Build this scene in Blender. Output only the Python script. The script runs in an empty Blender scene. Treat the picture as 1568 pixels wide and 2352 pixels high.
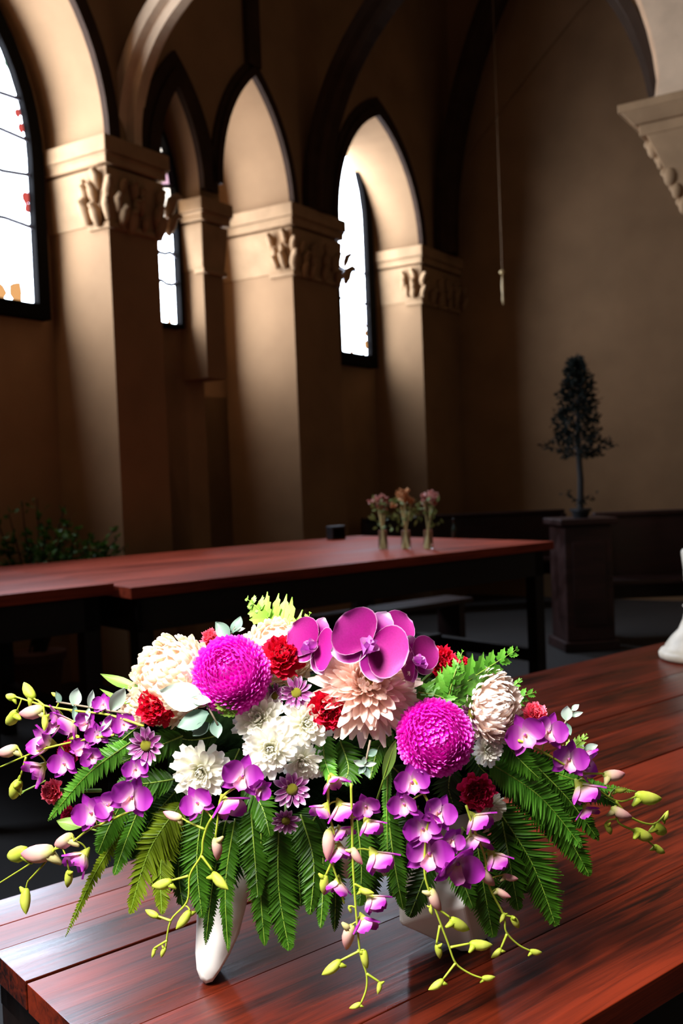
import bpy, bmesh, math, random
from mathutils import Vector, Matrix, Euler
random.seed(7)
PI = math.pi
sc = bpy.context.scene
COL = sc.collection

# ------------------------------------------------------------------ camera
F, CX, CY = 2300.0, 784.0, 1176.0          # focal length and centre in pixels of the 1568 x 2352 frame
PITCH, ROLL = math.atan(76 / F), math.radians(2.3)
FW = Vector((0, math.cos(PITCH), -math.sin(PITCH)))
_r0 = Vector((1, 0, 0)); _u0 = Vector((0, math.sin(PITCH), math.cos(PITCH)))
RT = _r0 * math.cos(ROLL) - _u0 * math.sin(ROLL)
UP = _r0 * math.sin(ROLL) + _u0 * math.cos(ROLL)
CAM = Vector((0, 0, 1.41))
cam_d = bpy.data.cameras.new('camera'); cam = bpy.data.objects.new('camera', cam_d); COL.objects.link(cam)
cam.matrix_world = Matrix(((RT.x, UP.x, -FW.x, CAM.x), (RT.y, UP.y, -FW.y, CAM.y), (RT.z, UP.z, -FW.z, CAM.z), (0, 0, 0, 1)))
cam_d.sensor_fit = 'VERTICAL'; cam_d.sensor_height = 36.0; cam_d.lens = 36.0 * F / 2352.0
cam_d.clip_start = 0.05; cam_d.clip_end = 200
cam_d.dof.use_dof = True; cam_d.dof.focus_distance = 1.28; cam_d.dof.aperture_fstop = 6.3
sc.camera = cam

# ------------------------------------------------------------------ world, added daylight lamp, exposure
world = bpy.data.worlds.new('world'); sc.world = world; world.use_nodes = True
world.node_tree.nodes['Background'].inputs[0].default_value = (1.0, 0.84, 0.68, 1)
world.node_tree.nodes['Background'].inputs[1].default_value = 0.085
def area(name, loc, target, sx, sy, power, col):
    l = bpy.data.lights.new(name, 'AREA'); l.shape = 'RECTANGLE'; l.size = sx; l.size_y = sy
    l.energy = power; l.color = col
    o = bpy.data.objects.new(name, l); COL.objects.link(o); o.location = loc
    o.rotation_euler = (Vector(target) - Vector(loc)).to_track_quat('-Z', 'Y').to_euler()
    return o
area('added_daylight_lamp', (-0.95, 0.25, 3.1), (0, 1.42, 1.0), 0.9, 1.2, 33, (1.0, 0.97, 0.93)).data.spread = math.radians(54)  # added lamp above the flowers, stands in for daylight from an unseen window
WINDOW_L = 29.0                                # radiance of the overexposed window panes
sc.view_settings.view_transform = 'Standard'; sc.view_settings.look = 'None'
sc.view_settings.exposure = 0.0; sc.view_settings.gamma = 1.0; sc.view_settings.use_curve_mapping = False

# ------------------------------------------------------------------ helpers
def ray(x, y): return FW + RT * ((x - CX) / F) + UP * ((CY - y) / F)
def at(x, y, Y):                               # point on a picture ray at world depth Y
    d = ray(x, y); return CAM + d * (Y / d.y)
def onz(x, y, z):
    d = ray(x, y); return CAM + d * ((z - CAM.z) / d.z)
def lin(c):
    return tuple((v / 12.92 if v <= 0.04045 else ((v + 0.055) / 1.055) ** 2.4) for v in [q / 255 for q in c]) + (1,)

class MB:
    """collects faces; build() links them as one mesh object"""
    def __init__(s): s.v = []; s.f = []; s.uv = []
    def add(s, verts, faces, uvs=None):
        b = len(s.v); s.v += [tuple(p) for p in verts]; s.f += [tuple(i + b for i in f) for f in faces]
        s.uv += (uvs if uvs else [(0, 0)] * len(verts))
    def box(s, a, b, fn=None):
        (x0, y0, z0), (x1, y1, z1) = a, b
        p = [(x0, y0, z0), (x1, y0, z0), (x1, y1, z0), (x0, y1, z0), (x0, y0, z1), (x1, y0, z1), (x1, y1, z1), (x0, y1, z1)]
        if fn: p = [fn(*q) for q in p]
        s.add(p, [(0, 3, 2, 1), (4, 5, 6, 7), (0, 1, 5, 4), (1, 2, 6, 5), (2, 3, 7, 6), (3, 0, 4, 7)])
    def frustum(s, a, b, ta, tb, z0, z1, fn=None):
        """rectangle a..b (x,y) at z0 to rectangle ta..tb at z1"""
        p = [(a[0], a[1], z0), (b[0], a[1], z0), (b[0], b[1], z0), (a[0], b[1], z0), (ta[0], ta[1], z1), (tb[0], ta[1], z1), (tb[0], tb[1], z1), (ta[0], tb[1], z1)]
        if fn: p = [fn(*q) for q in p]
        s.add(p, [(0, 3, 2, 1), (4, 5, 6, 7), (0, 1, 5, 4), (1, 2, 6, 5), (2, 3, 7, 6), (3, 0, 4, 7)])
    def tube(s, pts, rad, n=6):
        pts = [Vector(p) for p in pts]; k = len(pts)
        rads = rad if isinstance(rad, (list, tuple)) else [rad] * k
        rings = []; ref = Vector((0.31, 0.77, 0.55))
        for i in range(k):
            t = (pts[min(i + 1, k - 1)] - pts[max(i - 1, 0)])
            if t.length < 1e-9: t = Vector((0, 0, 1))
            t.normalize(); a = t.cross(ref)
            if a.length < 1e-3: a = t.cross(Vector((1, 0, 0)))
            a.normalize(); b = t.cross(a); ref = b.cross(t) if False else ref
            rings.append([pts[i] + (a * math.cos(2 * PI * j / n) + b * math.sin(2 * PI * j / n)) * rads[i] for j in range(n)])
        v = [p for r in rings for p in r]; f = []
        for i in range(k - 1):
            for j in range(n):
                f.append((i * n + j, i * n + (j + 1) % n, (i + 1) * n + (j + 1) % n, (i + 1) * n + j))
        f.append(tuple(range(n - 1, -1, -1))); f.append(tuple((k - 1) * n + j for j in range(n)))
        s.add(v, f, [(0, i / max(1, k - 1)) for i in range(k) for _ in range(n)])
    def lathe(s, prof, c=(0, 0, 0), n=24, sx=1, sy=1):
        v = []; f = []
        for (r, z) in prof:
            for j in range(n):
                a = 2 * PI * j / n; v.append((c[0] + r * sx * math.cos(a), c[1] + r * sy * math.sin(a), c[2] + z))
        k = len(prof)
        for i in range(k - 1):
            for j in range(n): f.append((i * n + j, i * n + (j + 1) % n, (i + 1) * n + (j + 1) % n, (i + 1) * n + j))
        f.append(tuple(range(n - 1, -1, -1))); f.append(tuple((k - 1) * n + j for j in range(n)))
        s.add(v, f, [(0, i / (k - 1)) for i in range(k) for _ in range(n)])
    def ball(s, c, r, n=8, m=6, sq=(1, 1, 1)):
        v = [(c[0], c[1], c[2] + r * sq[2])]; f = []
        for i in range(1, m):
            th = PI * i / m
            for j in range(n):
                a = 2 * PI * j / n
                v.append((c[0] + r * sq[0] * math.sin(th) * math.cos(a), c[1] + r * sq[1] * math.sin(th) * math.sin(a), c[2] + r * sq[2] * math.cos(th)))
        v.append((c[0], c[1], c[2] - r * sq[2])); L = len(v) - 1
        for j in range(n): f.append((0, 1 + j, 1 + (j + 1) % n)); f.append((L, L - n + (j + 1) % n, L - n + j))
        for i in range(m - 2):
            for j in range(n): f.append((1 + i * n + j, 1 + (i + 1) * n + j, 1 + (i + 1) * n + (j + 1) % n, 1 + i * n + (j + 1) % n))
        s.add(v, f)
    def mesh(s, name, mat, smooth=False):
        me = bpy.data.meshes.new(name); me.from_pydata(s.v, [], s.f); me.update()
        uv = me.uv_layers.new(name='UVMap')
        li = [0] * len(me.loops); me.loops.foreach_get('vertex_index', li)
        flat = []
        for i in li: flat += s.uv[i]
        uv.data.foreach_set('uv', flat)
        if smooth: me.polygons.foreach_set('use_smooth', [True] * len(me.polygons))
        me.materials.append(mat); return me
    def build(s, name, mat, parent=None, smooth=False, bevel=0):
        o = link(name, s.mesh(name, mat, smooth), parent)
        if bevel:
            m = o.modifiers.new('bevel', 'BEVEL'); m.width = bevel; m.segments = 2; m.limit_method = 'ANGLE'
        return o

def link(name, data, parent=None, mat=None):
    o = bpy.data.objects.new(name, data); COL.objects.link(o)
    if parent is not None: o.parent = parent
    if mat is not None: o.matrix_basis = mat
    return o
def tag(o, label, cat, group=None, kind=None):
    o['label'] = label
    if cat: o['category'] = cat
    if group: o['group'] = group
    if kind: o['kind'] = kind
    return o
def struct(o, label): o['kind'] = 'structure'; o['label'] = label; return o
def thing(name, label, cat, M=None, group=None):
    o = bpy.data.objects.new(name, None); COL.objects.link(o); o.empty_display_size = 0.02
    if M is not None: o.matrix_basis = M
    return tag(o, label, cat, group)

# ------------------------------------------------------------------ materials
def newmat(name):
    m = bpy.data.materials.new(name); m.use_nodes = True
    nt = m.node_tree; return m, nt, nt.nodes['Principled BSDF']
def plain(name, rgb, rough=0.6, metal=0, emit=None, es=0, noise=0.0, nscale=20, bump=0.0):
    m, nt, b = newmat(name)
    b.inputs['Base Color'].default_value = lin(rgb); b.inputs['Roughness'].default_value = rough; b.inputs['Metallic'].default_value = metal
    if emit: b.inputs['Emission Color'].default_value = lin(emit); b.inputs['Emission Strength'].default_value = es
    if noise or bump:
        tc = nt.nodes.new('ShaderNodeTexCoord'); n = nt.nodes.new('ShaderNodeTexNoise'); n.inputs['Scale'].default_value = nscale; n.inputs['Detail'].default_value = 5
        nt.links.new(tc.outputs['Object'], n.inputs['Vector'])
        if noise:
            r = nt.nodes.new('ShaderNodeValToRGB'); c = lin(rgb)
            r.color_ramp.elements[0].position = 0.3; r.color_ramp.elements[1].position = 0.7
            r.color_ramp.elements[0].color = tuple(v * (1 - noise) for v in c[:3]) + (1,)
            r.color_ramp.elements[1].color = tuple(min(1, v * (1 + noise)) for v in c[:3]) + (1,)
            nt.links.new(n.outputs['Fac'], r.inputs['Fac']); nt.links.new(r.outputs['Color'], b.inputs['Base Color'])
        if bump:
            bp = nt.nodes.new('ShaderNodeBump'); bp.inputs['Strength'].default_value = bump; bp.inputs['Distance'].default_value = 0.02
            nt.links.new(n.outputs['Fac'], bp.inputs['Height']); nt.links.new(bp.outputs['Normal'], b.inputs['Normal'])
    return m
def petal(name, stops, rough=0.55, transl=0.25, edge=None, noise=0.12, nscale=120):
    """colour runs along the petal (uv v, 0 base .. 1 tip); edge = (rgb, start) tints the rim where |u| or v is high"""
    m, nt, b = newmat(name); N = nt.nodes; L = nt.links
    uv = N.new('ShaderNodeUVMap'); uv.uv_map = 'UVMap'; sep = N.new('ShaderNodeSeparateXYZ'); L.new(uv.outputs[0], sep.inputs[0])
    r = N.new('ShaderNodeValToRGB'); e = r.color_ramp.elements
    while len(e) < len(stops): e.new(0.5)
    for k, (p, c) in enumerate(stops): e[k].position = p; e[k].color = lin(c)
    L.new(sep.outputs['Y'], r.inputs['Fac']); col = r.outputs['Color']
    if edge:
        ab = N.new('ShaderNodeMath'); ab.operation = 'ABSOLUTE'; L.new(sep.outputs['X'], ab.inputs[0])
        mx = N.new('ShaderNodeMath'); mx.operation = 'MAXIMUM'; L.new(ab.outputs[0], mx.inputs[0]); L.new(sep.outputs['Y'], mx.inputs[1])
        mr = N.new('ShaderNodeMapRange'); mr.inputs['From Min'].default_value = edge[1]; mr.inputs['From Max'].default_value = edge[2]; L.new(mx.outputs[0], mr.inputs['Value'])
        mm = N.new('ShaderNodeMix'); mm.data_type = 'RGBA'; L.new(mr.outputs[0], mm.inputs['Factor']); L.new(col, mm.inputs['A']); mm.inputs['B'].default_value = lin(edge[0]); col = mm.outputs['Result']
    if noise:
        tc = N.new('ShaderNodeTexCoord'); n = N.new('ShaderNodeTexNoise'); n.inputs['Scale'].default_value = nscale; L.new(tc.outputs['Object'], n.inputs['Vector'])
        hs = N.new('ShaderNodeHueSaturation'); mr2 = N.new('ShaderNodeMapRange'); mr2.inputs['To Min'].default_value = 1 - noise; mr2.inputs['To Max'].default_value = 1 + noise
        L.new(n.outputs['Fac'], mr2.inputs['Value']); L.new(mr2.outputs[0], hs.inputs['Value']); L.new(col, hs.inputs['Color']); col = hs.outputs['Color']
    L.new(col, b.inputs['Base Color']); b.inputs['Roughness'].default_value = rough
    b.inputs['Specular IOR Level'].default_value = 0.3
    if transl:
        t = N.new('ShaderNodeBsdfTranslucent'); L.new(col, t.inputs['Color']); mix = N.new('ShaderNodeMixShader'); mix.inputs[0].default_value = transl
        out = N['Material Output']; L.new(b.outputs[0], mix.inputs[1]); L.new(t.outputs[0], mix.inputs[2]); L.new(mix.outputs[0], out.inputs['Surface'])
    return m
def wood(name, dark, light, rough=(0.16, 0.38), scale=1.0, coat=0.5, spec=0.36):
    m, nt, b = newmat(name); N = nt.nodes; L = nt.links
    tc = N.new('ShaderNodeTexCoord'); oi = N.new('ShaderNodeObjectInfo')
    off = N.new('ShaderNodeVectorMath'); off.operation = 'MULTIPLY'; off.inputs[1].default_value = (13, 29, 7)
    cmb = N.new('ShaderNodeCombineXYZ')
    for i in range(3): L.new(oi.outputs['Random'], cmb.inputs[i])
    L.new(cmb.outputs[0], off.inputs[0])
    add = N.new('ShaderNodeVectorMath'); L.new(tc.outputs['Object'], add.inputs[0]); L.new(off.outputs[0], add.inputs[1])
    mp = N.new('ShaderNodeMapping'); mp.inputs['Scale'].default_value = (3.2 * scale, 62 * scale, 62 * scale); L.new(add.outputs[0], mp.inputs['Vector'])
    n1 = N.new('ShaderNodeTexNoise'); n1.inputs['Scale'].default_value = 1; n1.inputs['Detail'].default_value = 8; n1.inputs['Roughness'].default_value = 0.65; n1.inputs['Distortion'].default_value = 0.9; L.new(mp.outputs[0], n1.inputs['Vector'])
    mp2 = N.new('ShaderNodeMapping'); mp2.inputs['Scale'].default_value = (1.6 * scale, 6 * scale, 6 * scale); L.new(add.outputs[0], mp2.inputs['Vector'])
    n2 = N.new('ShaderNodeTexNoise'); n2.inputs['Scale'].default_value = 1; n2.inputs['Detail'].default_value = 3; L.new(mp2.outputs[0], n2.inputs['Vector'])
    mixf = N.new('ShaderNodeMath'); mixf.operation = 'MULTIPLY_ADD'; mixf.inputs[1].default_value = 0.55; L.new(n1.outputs['Fac'], mixf.inputs[0])
    h = N.new('ShaderNodeMath'); h.operation = 'MULTIPLY'; h.inputs[1].default_value = 0.45; L.new(n2.outputs['Fac'], h.inputs[0]); L.new(h.outputs[0], mixf.inputs[2])
    r = N.new('ShaderNodeValToRGB'); r.color_ramp.elements[0].position = 0.38; r.color_ramp.elements[1].position = 0.62
    r.color_ramp.elements[0].color = lin(dark); r.color_ramp.elements[1].color = lin(light); L.new(mixf.outputs[0], r.inputs['Fac']); L.new(r.outputs[0], b.inputs['Base Color'])
    mr = N.new('ShaderNodeMapRange'); mr.inputs['From Min'].default_value = 0.35; mr.inputs['From Max'].default_value = 0.65; mr.inputs['To Min'].default_value = rough[0]; mr.inputs['To Max'].default_value = rough[1]; L.new(n2.outputs['Fac'], mr.inputs['Value']); L.new(mr.outputs[0], b.inputs['Roughness'])
    bp = N.new('ShaderNodeBump'); bp.inputs['Strength'].default_value = 0.12; bp.inputs['Distance'].default_value = 0.004; L.new(n1.outputs['Fac'], bp.inputs['Height']); L.new(bp.outputs[0], b.inputs['Normal'])
    b.inputs['Specular IOR Level'].default_value = spec; b.inputs['Coat Weight'].default_value = coat; b.inputs['Coat Roughness'].default_value = 0.2
    return m
def emit(name, rgb, s):
    m = bpy.data.materials.new(name); m.use_nodes = True; nt = m.node_tree; nt.nodes.clear()
    e = nt.nodes.new('ShaderNodeEmission'); e.inputs[0].default_value = lin(rgb); e.inputs[1].default_value = s
    o = nt.nodes.new('ShaderNodeOutputMaterial'); nt.links.new(e.outputs[0], o.inputs[0]); return m

M = {}
M['plaster'] = plain('old_plaster', (146, 112, 80), 0.85, noise=0.14, nscale=1.7, bump=0.25)
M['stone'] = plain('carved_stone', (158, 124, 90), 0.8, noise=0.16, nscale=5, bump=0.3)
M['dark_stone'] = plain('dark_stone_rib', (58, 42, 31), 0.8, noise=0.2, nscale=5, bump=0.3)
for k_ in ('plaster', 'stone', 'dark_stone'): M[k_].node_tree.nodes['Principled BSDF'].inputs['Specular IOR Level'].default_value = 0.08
M['lit_stone'] = plain('lit_tone_rib_stone', (214, 178, 142), 0.8, noise=0.14, nscale=5, bump=0.3)  # rib and arch stone made paler: their lit look is painted into the colour
M['floor'] = plain('dark_floor', (30, 25, 21), 0.7, noise=0.25, nscale=3)
M['iron'] = plain('window_iron', (12, 10, 9), 0.8)
M['iron'].node_tree.nodes['Principled BSDF'].inputs['Specular IOR Level'].default_value = 0.02
M['table'] = wood('red_mahogany', (24, 7, 4), (106, 33, 13), rough=(0.26, 0.40), coat=0.06, spec=0.27)
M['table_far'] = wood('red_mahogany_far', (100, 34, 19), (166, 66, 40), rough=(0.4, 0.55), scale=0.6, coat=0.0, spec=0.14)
M['table_dark'] = wood('dark_table_frame', (12, 5, 3), (28, 10, 6), rough=(0.4, 0.6), coat=0)
M['pew'] = wood('pew_wood', (24, 9, 6), (50, 20, 13), rough=(0.4, 0.6), coat=0.1)
M['ceramic'] = plain('white_ceramic', (232, 229, 226), 0.35, noise=0.04, nscale=9)
M['urn'] = plain('pale_marble', (200, 186, 164), 0.5, noise=0.22, nscale=14, bump=0.2)
M['black'] = plain('black_plastic', (16, 14, 14), 0.5)
M['bottle'] = plain('dark_bottle_glass', (18, 26, 14), 0.2)
M['brass'] = plain('dull_brass', (196, 164, 112), 0.4)
M['cord'] = plain('pale_cord', (150, 118, 84), 0.7)
gm, gnt, gb = newmat('clear_glass'); gb.inputs['Transmission Weight'].default_value = 1; gb.inputs['Roughness'].default_value = 0.03; gb.inputs['IOR'].default_value = 1.4; gb.inputs['Base Color'].default_value = (0.95, 0.97, 0.93, 1)
M['glass'] = gm
M['pane_white'] = emit('pane_white', (216, 232, 255), WINDOW_L)
M['pane_pink'] = emit('pane_pink', (250, 200, 222), 1.15)
M['pane_cream'] = emit('pane_cream', (255, 246, 232), 3.0)
M['shard_red'] = emit('shard_red', (226, 96, 88), 0.9)
M['shard_orange'] = emit('shard_orange', (240, 176, 112), 1.0)
M['shard_green'] = emit('shard_green', (150, 200, 170), 0.9)
M['lead'] = plain('window_lead', (38, 26, 30), 0.7)

M['white_petal'] = petal('white_petal', [(0, (218, 222, 150)), (0.35, (243, 241, 222)), (1, (250, 248, 242))], transl=0.3, noise=0.03)
M['white_core'] = plain('white_flower_core', (214, 218, 140), 0.7)
M['pink_petal'] = petal('pale_pink_petal', [(0, (246, 204, 168)), (0.4, (250, 216, 202)), (1, (252, 232, 222))], transl=0.25, noise=0.05)
M['pink_core'] = plain('pink_flower_core', (168, 140, 60), 0.8, noise=0.3, nscale=200)
M['cream_petal'] = petal('cream_petal', [(0, (246, 214, 196)), (0.45, (252, 236, 214)), (1, (255, 250, 228))], transl=0.25, noise=0.04)
M['blush_petal'] = petal('blush_petal', [(0, (236, 204, 188)), (0.5, (250, 230, 218)), (1, (253, 243, 236))], transl=0.25, noise=0.04)
M['floret'] = petal('magenta_floret', [(0, (206, 0, 168)), (0.55, (248, 10, 214)), (1, (255, 130, 240))], transl=0.15, noise=0.1)
M['magenta_core'] = plain('magenta_core', (190, 0, 160), 0.8)
M['red_petal'] = petal('carnation_red', [(0, (150, 4, 28)), (0.6, (206, 8, 46)), (1, (232, 26, 66))], transl=0.2, noise=0.1)
M['crimson_petal'] = petal('carnation_crimson', [(0, (130, 4, 36)), (0.6, (190, 12, 62)), (1, (214, 34, 90))], transl=0.2, noise=0.1)
M['coral_petal'] = petal('carnation_coral_pink', [(0, (206, 26, 62)), (0.6, (240, 58, 96)), (1, (250, 120, 142))], transl=0.25, noise=0.08)
M['red_core'] = plain('carnation_core', (120, 2, 24), 0.9)
M['daisy_petal'] = petal('purple_daisy_petal', [(0, (112, 34, 92)), (0.6, (146, 62, 130)), (0.82, (190, 132, 180)), (1, (240, 224, 238))], transl=0.2, edge=((226, 196, 224), 0.86, 1.0), noise=0.06)
M['daisy_core'] = plain('daisy_yellow_green_disc', (168, 164, 18), 0.85, noise=0.3, nscale=400, bump=0.8)
M['dendro'] = petal('dendrobium_purple', [(0, (240, 214, 220)), (0.3, (186, 84, 180)), (0.6, (150, 34, 152)), (1, (160, 44, 164))], transl=0.3, noise=0.05)
M['dendro_pale'] = petal('dendrobium_pale_sepal', [(0, (220, 216, 160)), (0.35, (226, 186, 196)), (1, (190, 88, 178))], transl=0.3, noise=0.05)
M['dendro_half'] = petal('dendrobium_half_open', [(0, (206, 208, 120)), (0.3, (232, 216, 178)), (0.55, (222, 160, 200)), (0.8, (164, 48, 164)), (1, (156, 40, 160))], transl=0.3, noise=0.05)
M['dendro_lip'] = petal('dendrobium_lip', [(0, (250, 224, 180)), (0.4, (238, 170, 200)), (1, (164, 34, 160))], transl=0.2, noise=0.05)
M['bud_green'] = petal('orchid_bud_green', [(0, (158, 176, 44)), (0.5, (194, 200, 84)), (1, (172, 186, 58))], transl=0.2, noise=0.06)
M['bud_pink'] = petal('orchid_bud_pink', [(0, (186, 192, 96)), (0.25, (214, 178, 160)), (1, (206, 122, 140))], transl=0.2, noise=0.06)
M['orchid_stem'] = plain('orchid_stem_green', (162, 178, 52), 0.5)
M['phal'] = petal('moth_orchid_magenta', [(0, (132, 8, 100)), (0.45, (158, 22, 122)), (1, (172, 48, 138))], transl=0.15, edge=((228, 176, 214), 0.945, 1.02), noise=0.2, nscale=25)
M['phal_dark'] = petal('moth_orchid_dark', [(0, (110, 4, 92)), (0.6, (140, 14, 118)), (0.85, (196, 120, 186)), (1, (246, 228, 242))], transl=0.2, edge=((240, 208, 234), 0.9, 1.0), noise=0.12)
M['phal_lip'] = petal('moth_orchid_lip', [(0, (246, 220, 236)), (0.5, (186, 70, 184)), (1, (206, 120, 206))], transl=0.2, noise=0.08)
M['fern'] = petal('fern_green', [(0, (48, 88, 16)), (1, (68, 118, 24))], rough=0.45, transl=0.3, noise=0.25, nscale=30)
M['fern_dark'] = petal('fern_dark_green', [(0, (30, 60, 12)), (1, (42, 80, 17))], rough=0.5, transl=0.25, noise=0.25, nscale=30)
M['fern_light'] = petal('fern_light_green', [(0, (128, 180, 60)), (1, (176, 214, 100))], rough=0.45, transl=0.35, noise=0.15, nscale=30)
M['fern_mid'] = petal('fern_mid_green', [(0, (70, 134, 34)), (1, (112, 176, 62))], rough=0.4, transl=0.3, noise=0.2, nscale=30)
M['fern_olive'] = petal('fern_olive_green', [(0, (84, 106, 12)), (1, (118, 136, 26))], rough=0.45, transl=0.3, noise=0.2, nscale=30)
M['rachis'] = plain('fern_rachis', (118, 148, 46), 0.5)
M['euc'] = petal('eucalyptus_grey_green', [(0, (150, 172, 152)), (1, (206, 220, 210))], rough=0.5, transl=0.15, noise=0.1, nscale=60)
M['euc_dark'] = petal('eucalyptus_dark', [(0, (84, 112, 98)), (1, (128, 152, 138))], rough=0.5, transl=0.15, noise=0.12, nscale=60)
M['twig'] = plain('twig_brown', (124, 110, 92), 0.7)
M['leaf'] = petal('lance_leaf_green', [(0, (96, 132, 54)), (1, (138, 168, 82))], rough=0.4, transl=0.3, noise=0.15, nscale=40)
M['stem'] = plain('flower_stem_green', (74, 104, 34), 0.6)
M['calyx'] = plain('carnation_calyx', (92, 132, 56), 0.6)
M['foam'] = plain('floral_foam_green', (12, 22, 8), 0.95, noise=0.4, nscale=60, bump=0.6)
M['foam'].node_tree.nodes['Principled BSDF'].inputs['Specular IOR Level'].default_value = 0.0
M['shrub_leaf'] = petal('shrub_leaf', [(0, (36, 60, 14)), (1, (70, 104, 26))], transl=0.2, noise=0.3)
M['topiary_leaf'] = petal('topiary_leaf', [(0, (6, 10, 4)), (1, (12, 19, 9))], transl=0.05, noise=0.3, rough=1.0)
M['bark'] = plain('dark_bark', (26, 20, 14), 0.9)
M['posy_pink'] = petal('posy_pink', [(0, (176, 110, 100)), (1, (214, 150, 136))], transl=0.2)
M['posy_peach'] = petal('posy_peach', [(0, (196, 130, 80)), (1, (226, 170, 120))], transl=0.2)
M['posy_leaf'] = petal('posy_leaf', [(0, (84, 96, 44)), (1, (132, 140, 78))], transl=0.2)
M['pale_stem'] = plain('pale_posy_stem', (206, 190, 130), 0.5)
M['terracotta'] = plain('terracotta_pot', (92, 54, 36), 0.8)

# ------------------------------------------------------------------ the church: left wall frame (u along, v into the room, z up)
AW = math.radians(32.574)
U = Vector((math.sin(AW), math.cos(AW), 0)); V = Vector((math.cos(AW), -math.sin(AW), 0)); O = Vector((-1.5313542, 7, 0))
def W(u, v, z): return O + U * u + V * v + Vector((0, 0, z))
ZT = 7.6

m = MB(); m.box((-14, -6, -0.06), (16, 18, 0)); struct(m.build('floor', M['floor']), 'dark church floor')
m = MB(); m.box((-14, 1.5, ZT), (14, 18, ZT + 0.2)); struct(m.build('ceiling', M['plaster']), 'dark church ceiling high above')

SPRING = 3.83
def parch(u0, u1, z0, rise, n=12):
    """pointed arch points from u0 to u1"""
    a = (u1 - u0) / 2; R = (a * a + rise * rise) / (2 * a); pts = []
    th = math.asin(min(1, rise / R)) if R >= rise else PI / 2
    for i in range(n + 1):
        t = th * i / n; pts.append((u0 + R - R * math.cos(t), z0 + R * math.sin(t)))
    right = [(u0 + u1 - p[0], p[1]) for p in pts[:-1]][::-1]
    return pts + right
def spandrel(m, u0, u1, z0, rise, depth):
    P = parch(u0, u1, z0, rise)
    for (a, za), (b, zb) in zip(P, P[1:]):
        m.add([W(a, 0, za), W(b, 0, zb), W(b, 0, ZT), W(a, 0, ZT)], [(0, 1, 2, 3)])
        m.add([W(a, 0, za), W(a, -depth, za), W(b, -depth, zb), W(b, 0, zb)], [(0, 1, 2, 3)])
bays = [(-1.7, 0.0, SPRING, 1.30, 0.60), (0.50, 0.99, 3.70, 0.70, 0.25), (1.23, 2.20, SPRING - 0.05, 1.0, 0.79), (2.94, 4.60, SPRING, 1.20, 0.60)]
m = MB()
m.box((-12, -0.9, 0), (-1.7, 0, ZT), W)                                     # wall nearer than the first bay
for (a, b, z0, h, d) in bays:
    m.box((a - 0.02, -d - 0.25, 0), (b + 0.02, -d, ZT), W)                   # back of the bay
    spandrel(m, a, b, z0, h, d)
m.box((0.5, -0.25, 0), (1.23, 0.0 - 0.10, 2.24), W) if False else None
wall_left = struct(m.build('wall_left', M['plaster']), 'brown plastered church wall with pointed window bays')
def pier(u0, u1, d, z0=0, d2=None):
    p = MB(); p.box((u0, -d, z0), (u1, 0, ZT), W); return p.build('pier', M['plaster'], wall_left)
pier(0.0, 0.5, 0.84); pier(0.99, 1.23, 1.03, 2.24); pier(2.2, 2.94, 1.03); pier(4.6, 5.55, 0.84)
# dado under the narrow bay: the wall below the corbelled shaft
p = MB(); p.box((0.49, -1.0, 0), (1.24, -0.25, 2.64), W); p.box((1.22, -1.0, 0), (2.21, -0.79, 2.2), W); p.build('dado', M['plaster'], wall_left)

def capital(u0, u1, v0, z0, z1, name='capital', carved=True):
    """moulded abacus over a bell with carved leaves; v0 is how far it runs back along the reveal"""
    h = z1 - z0; c = MB()
    for (k0, k1, e) in [(0.82, 1.0, 0.075), (0.70, 0.79, 0.055), (0.61, 0.67, 0.04)]:
        c.box((u0 - e, v0, z0 + h * k0), (u1 + e, e, z0 + h * k1), W)
    c.frustum((u0 - 0.05, v0), (u1 + 0.05, 0.05), (u0 - 0.072, v0), (u1 + 0.072, 0.072), z0 + h * 0.77, z0 + h * 0.81, W)
    c.frustum((u0 - 0.012, v0), (u1 + 0.012, 0.012), (u0 - 0.04, v0), (u1 + 0.04, 0.04), z0 + h * 0.06, z0 + h * 0.62, W)
    c.box((u0 - 0.025, v0 * 0.3, z0), (u1 + 0.025, 0.03, z0 + h * 0.07), W)
    o = c.build(name, M['stone'], wall_left, bevel=0.008)
    if carved:
        R = random.Random(int(u0 * 100)); n = 0
        spots = [(u0 + (u1 - u0) * (i + R.uniform(0.1, 0.9)) / 4, 0.035, z0 + h * (0.14 + 0.15 * r + R.uniform(-0.05, 0.05)), V) for r in range(3) for i in range(4)]
        spots += [(u0 - 0.04, -0.03 - 0.10 * i - 0.06 * R.random(), z0 + h * (0.2 + 0.16 * r + R.uniform(-0.05, 0.05)), -U) for r in range(3) for i in range(2)]
        spots += [(u0 - 0.05, 0.05, z0 + h * (0.2 + 0.22 * r), V - U) for r in range(2)] + [(u1 + 0.05, 0.05, z0 + h * (0.2 + 0.22 * r), V + U) for r in range(2)]
        for (a, b, z, od) in spots:                                         # curled acanthus leaf: a tapering blade that rolls outward
            q = MB(); s = R.uniform(0.035, 0.06); P = W(a, b, z); w = Vector((0, 0, 1)); sd = od.cross(w).normalized() * R.uniform(-0.4, 0.4)
            q.tube([P - w * s * 1.6, P - w * s * 0.5 + od * s * 0.25, P + w * s * 0.5 + od * s * 0.5 + sd * s, P + w * s * 1.05 + od * s * 1.0 + sd * s, P + w * s * 0.8 + od * s * 1.4 + sd * s], [s * 0.35, s * 0.7, s * 0.75, s * 0.5, s * 0.25], 7)
            q.build('carved_leaf', M['stone'], o, smooth=True)
    return o
capital(0.0, 0.5, -0.60, 3.21, SPRING); capital(2.2, 2.94, -0.79, 3.21, SPRING); capital(4.6, 5.50, -0.60, 3.26, SPRING + 0.05)
capital(0.99, 1.23, -0.25, 3.05, 3.62, carved=False)

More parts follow.
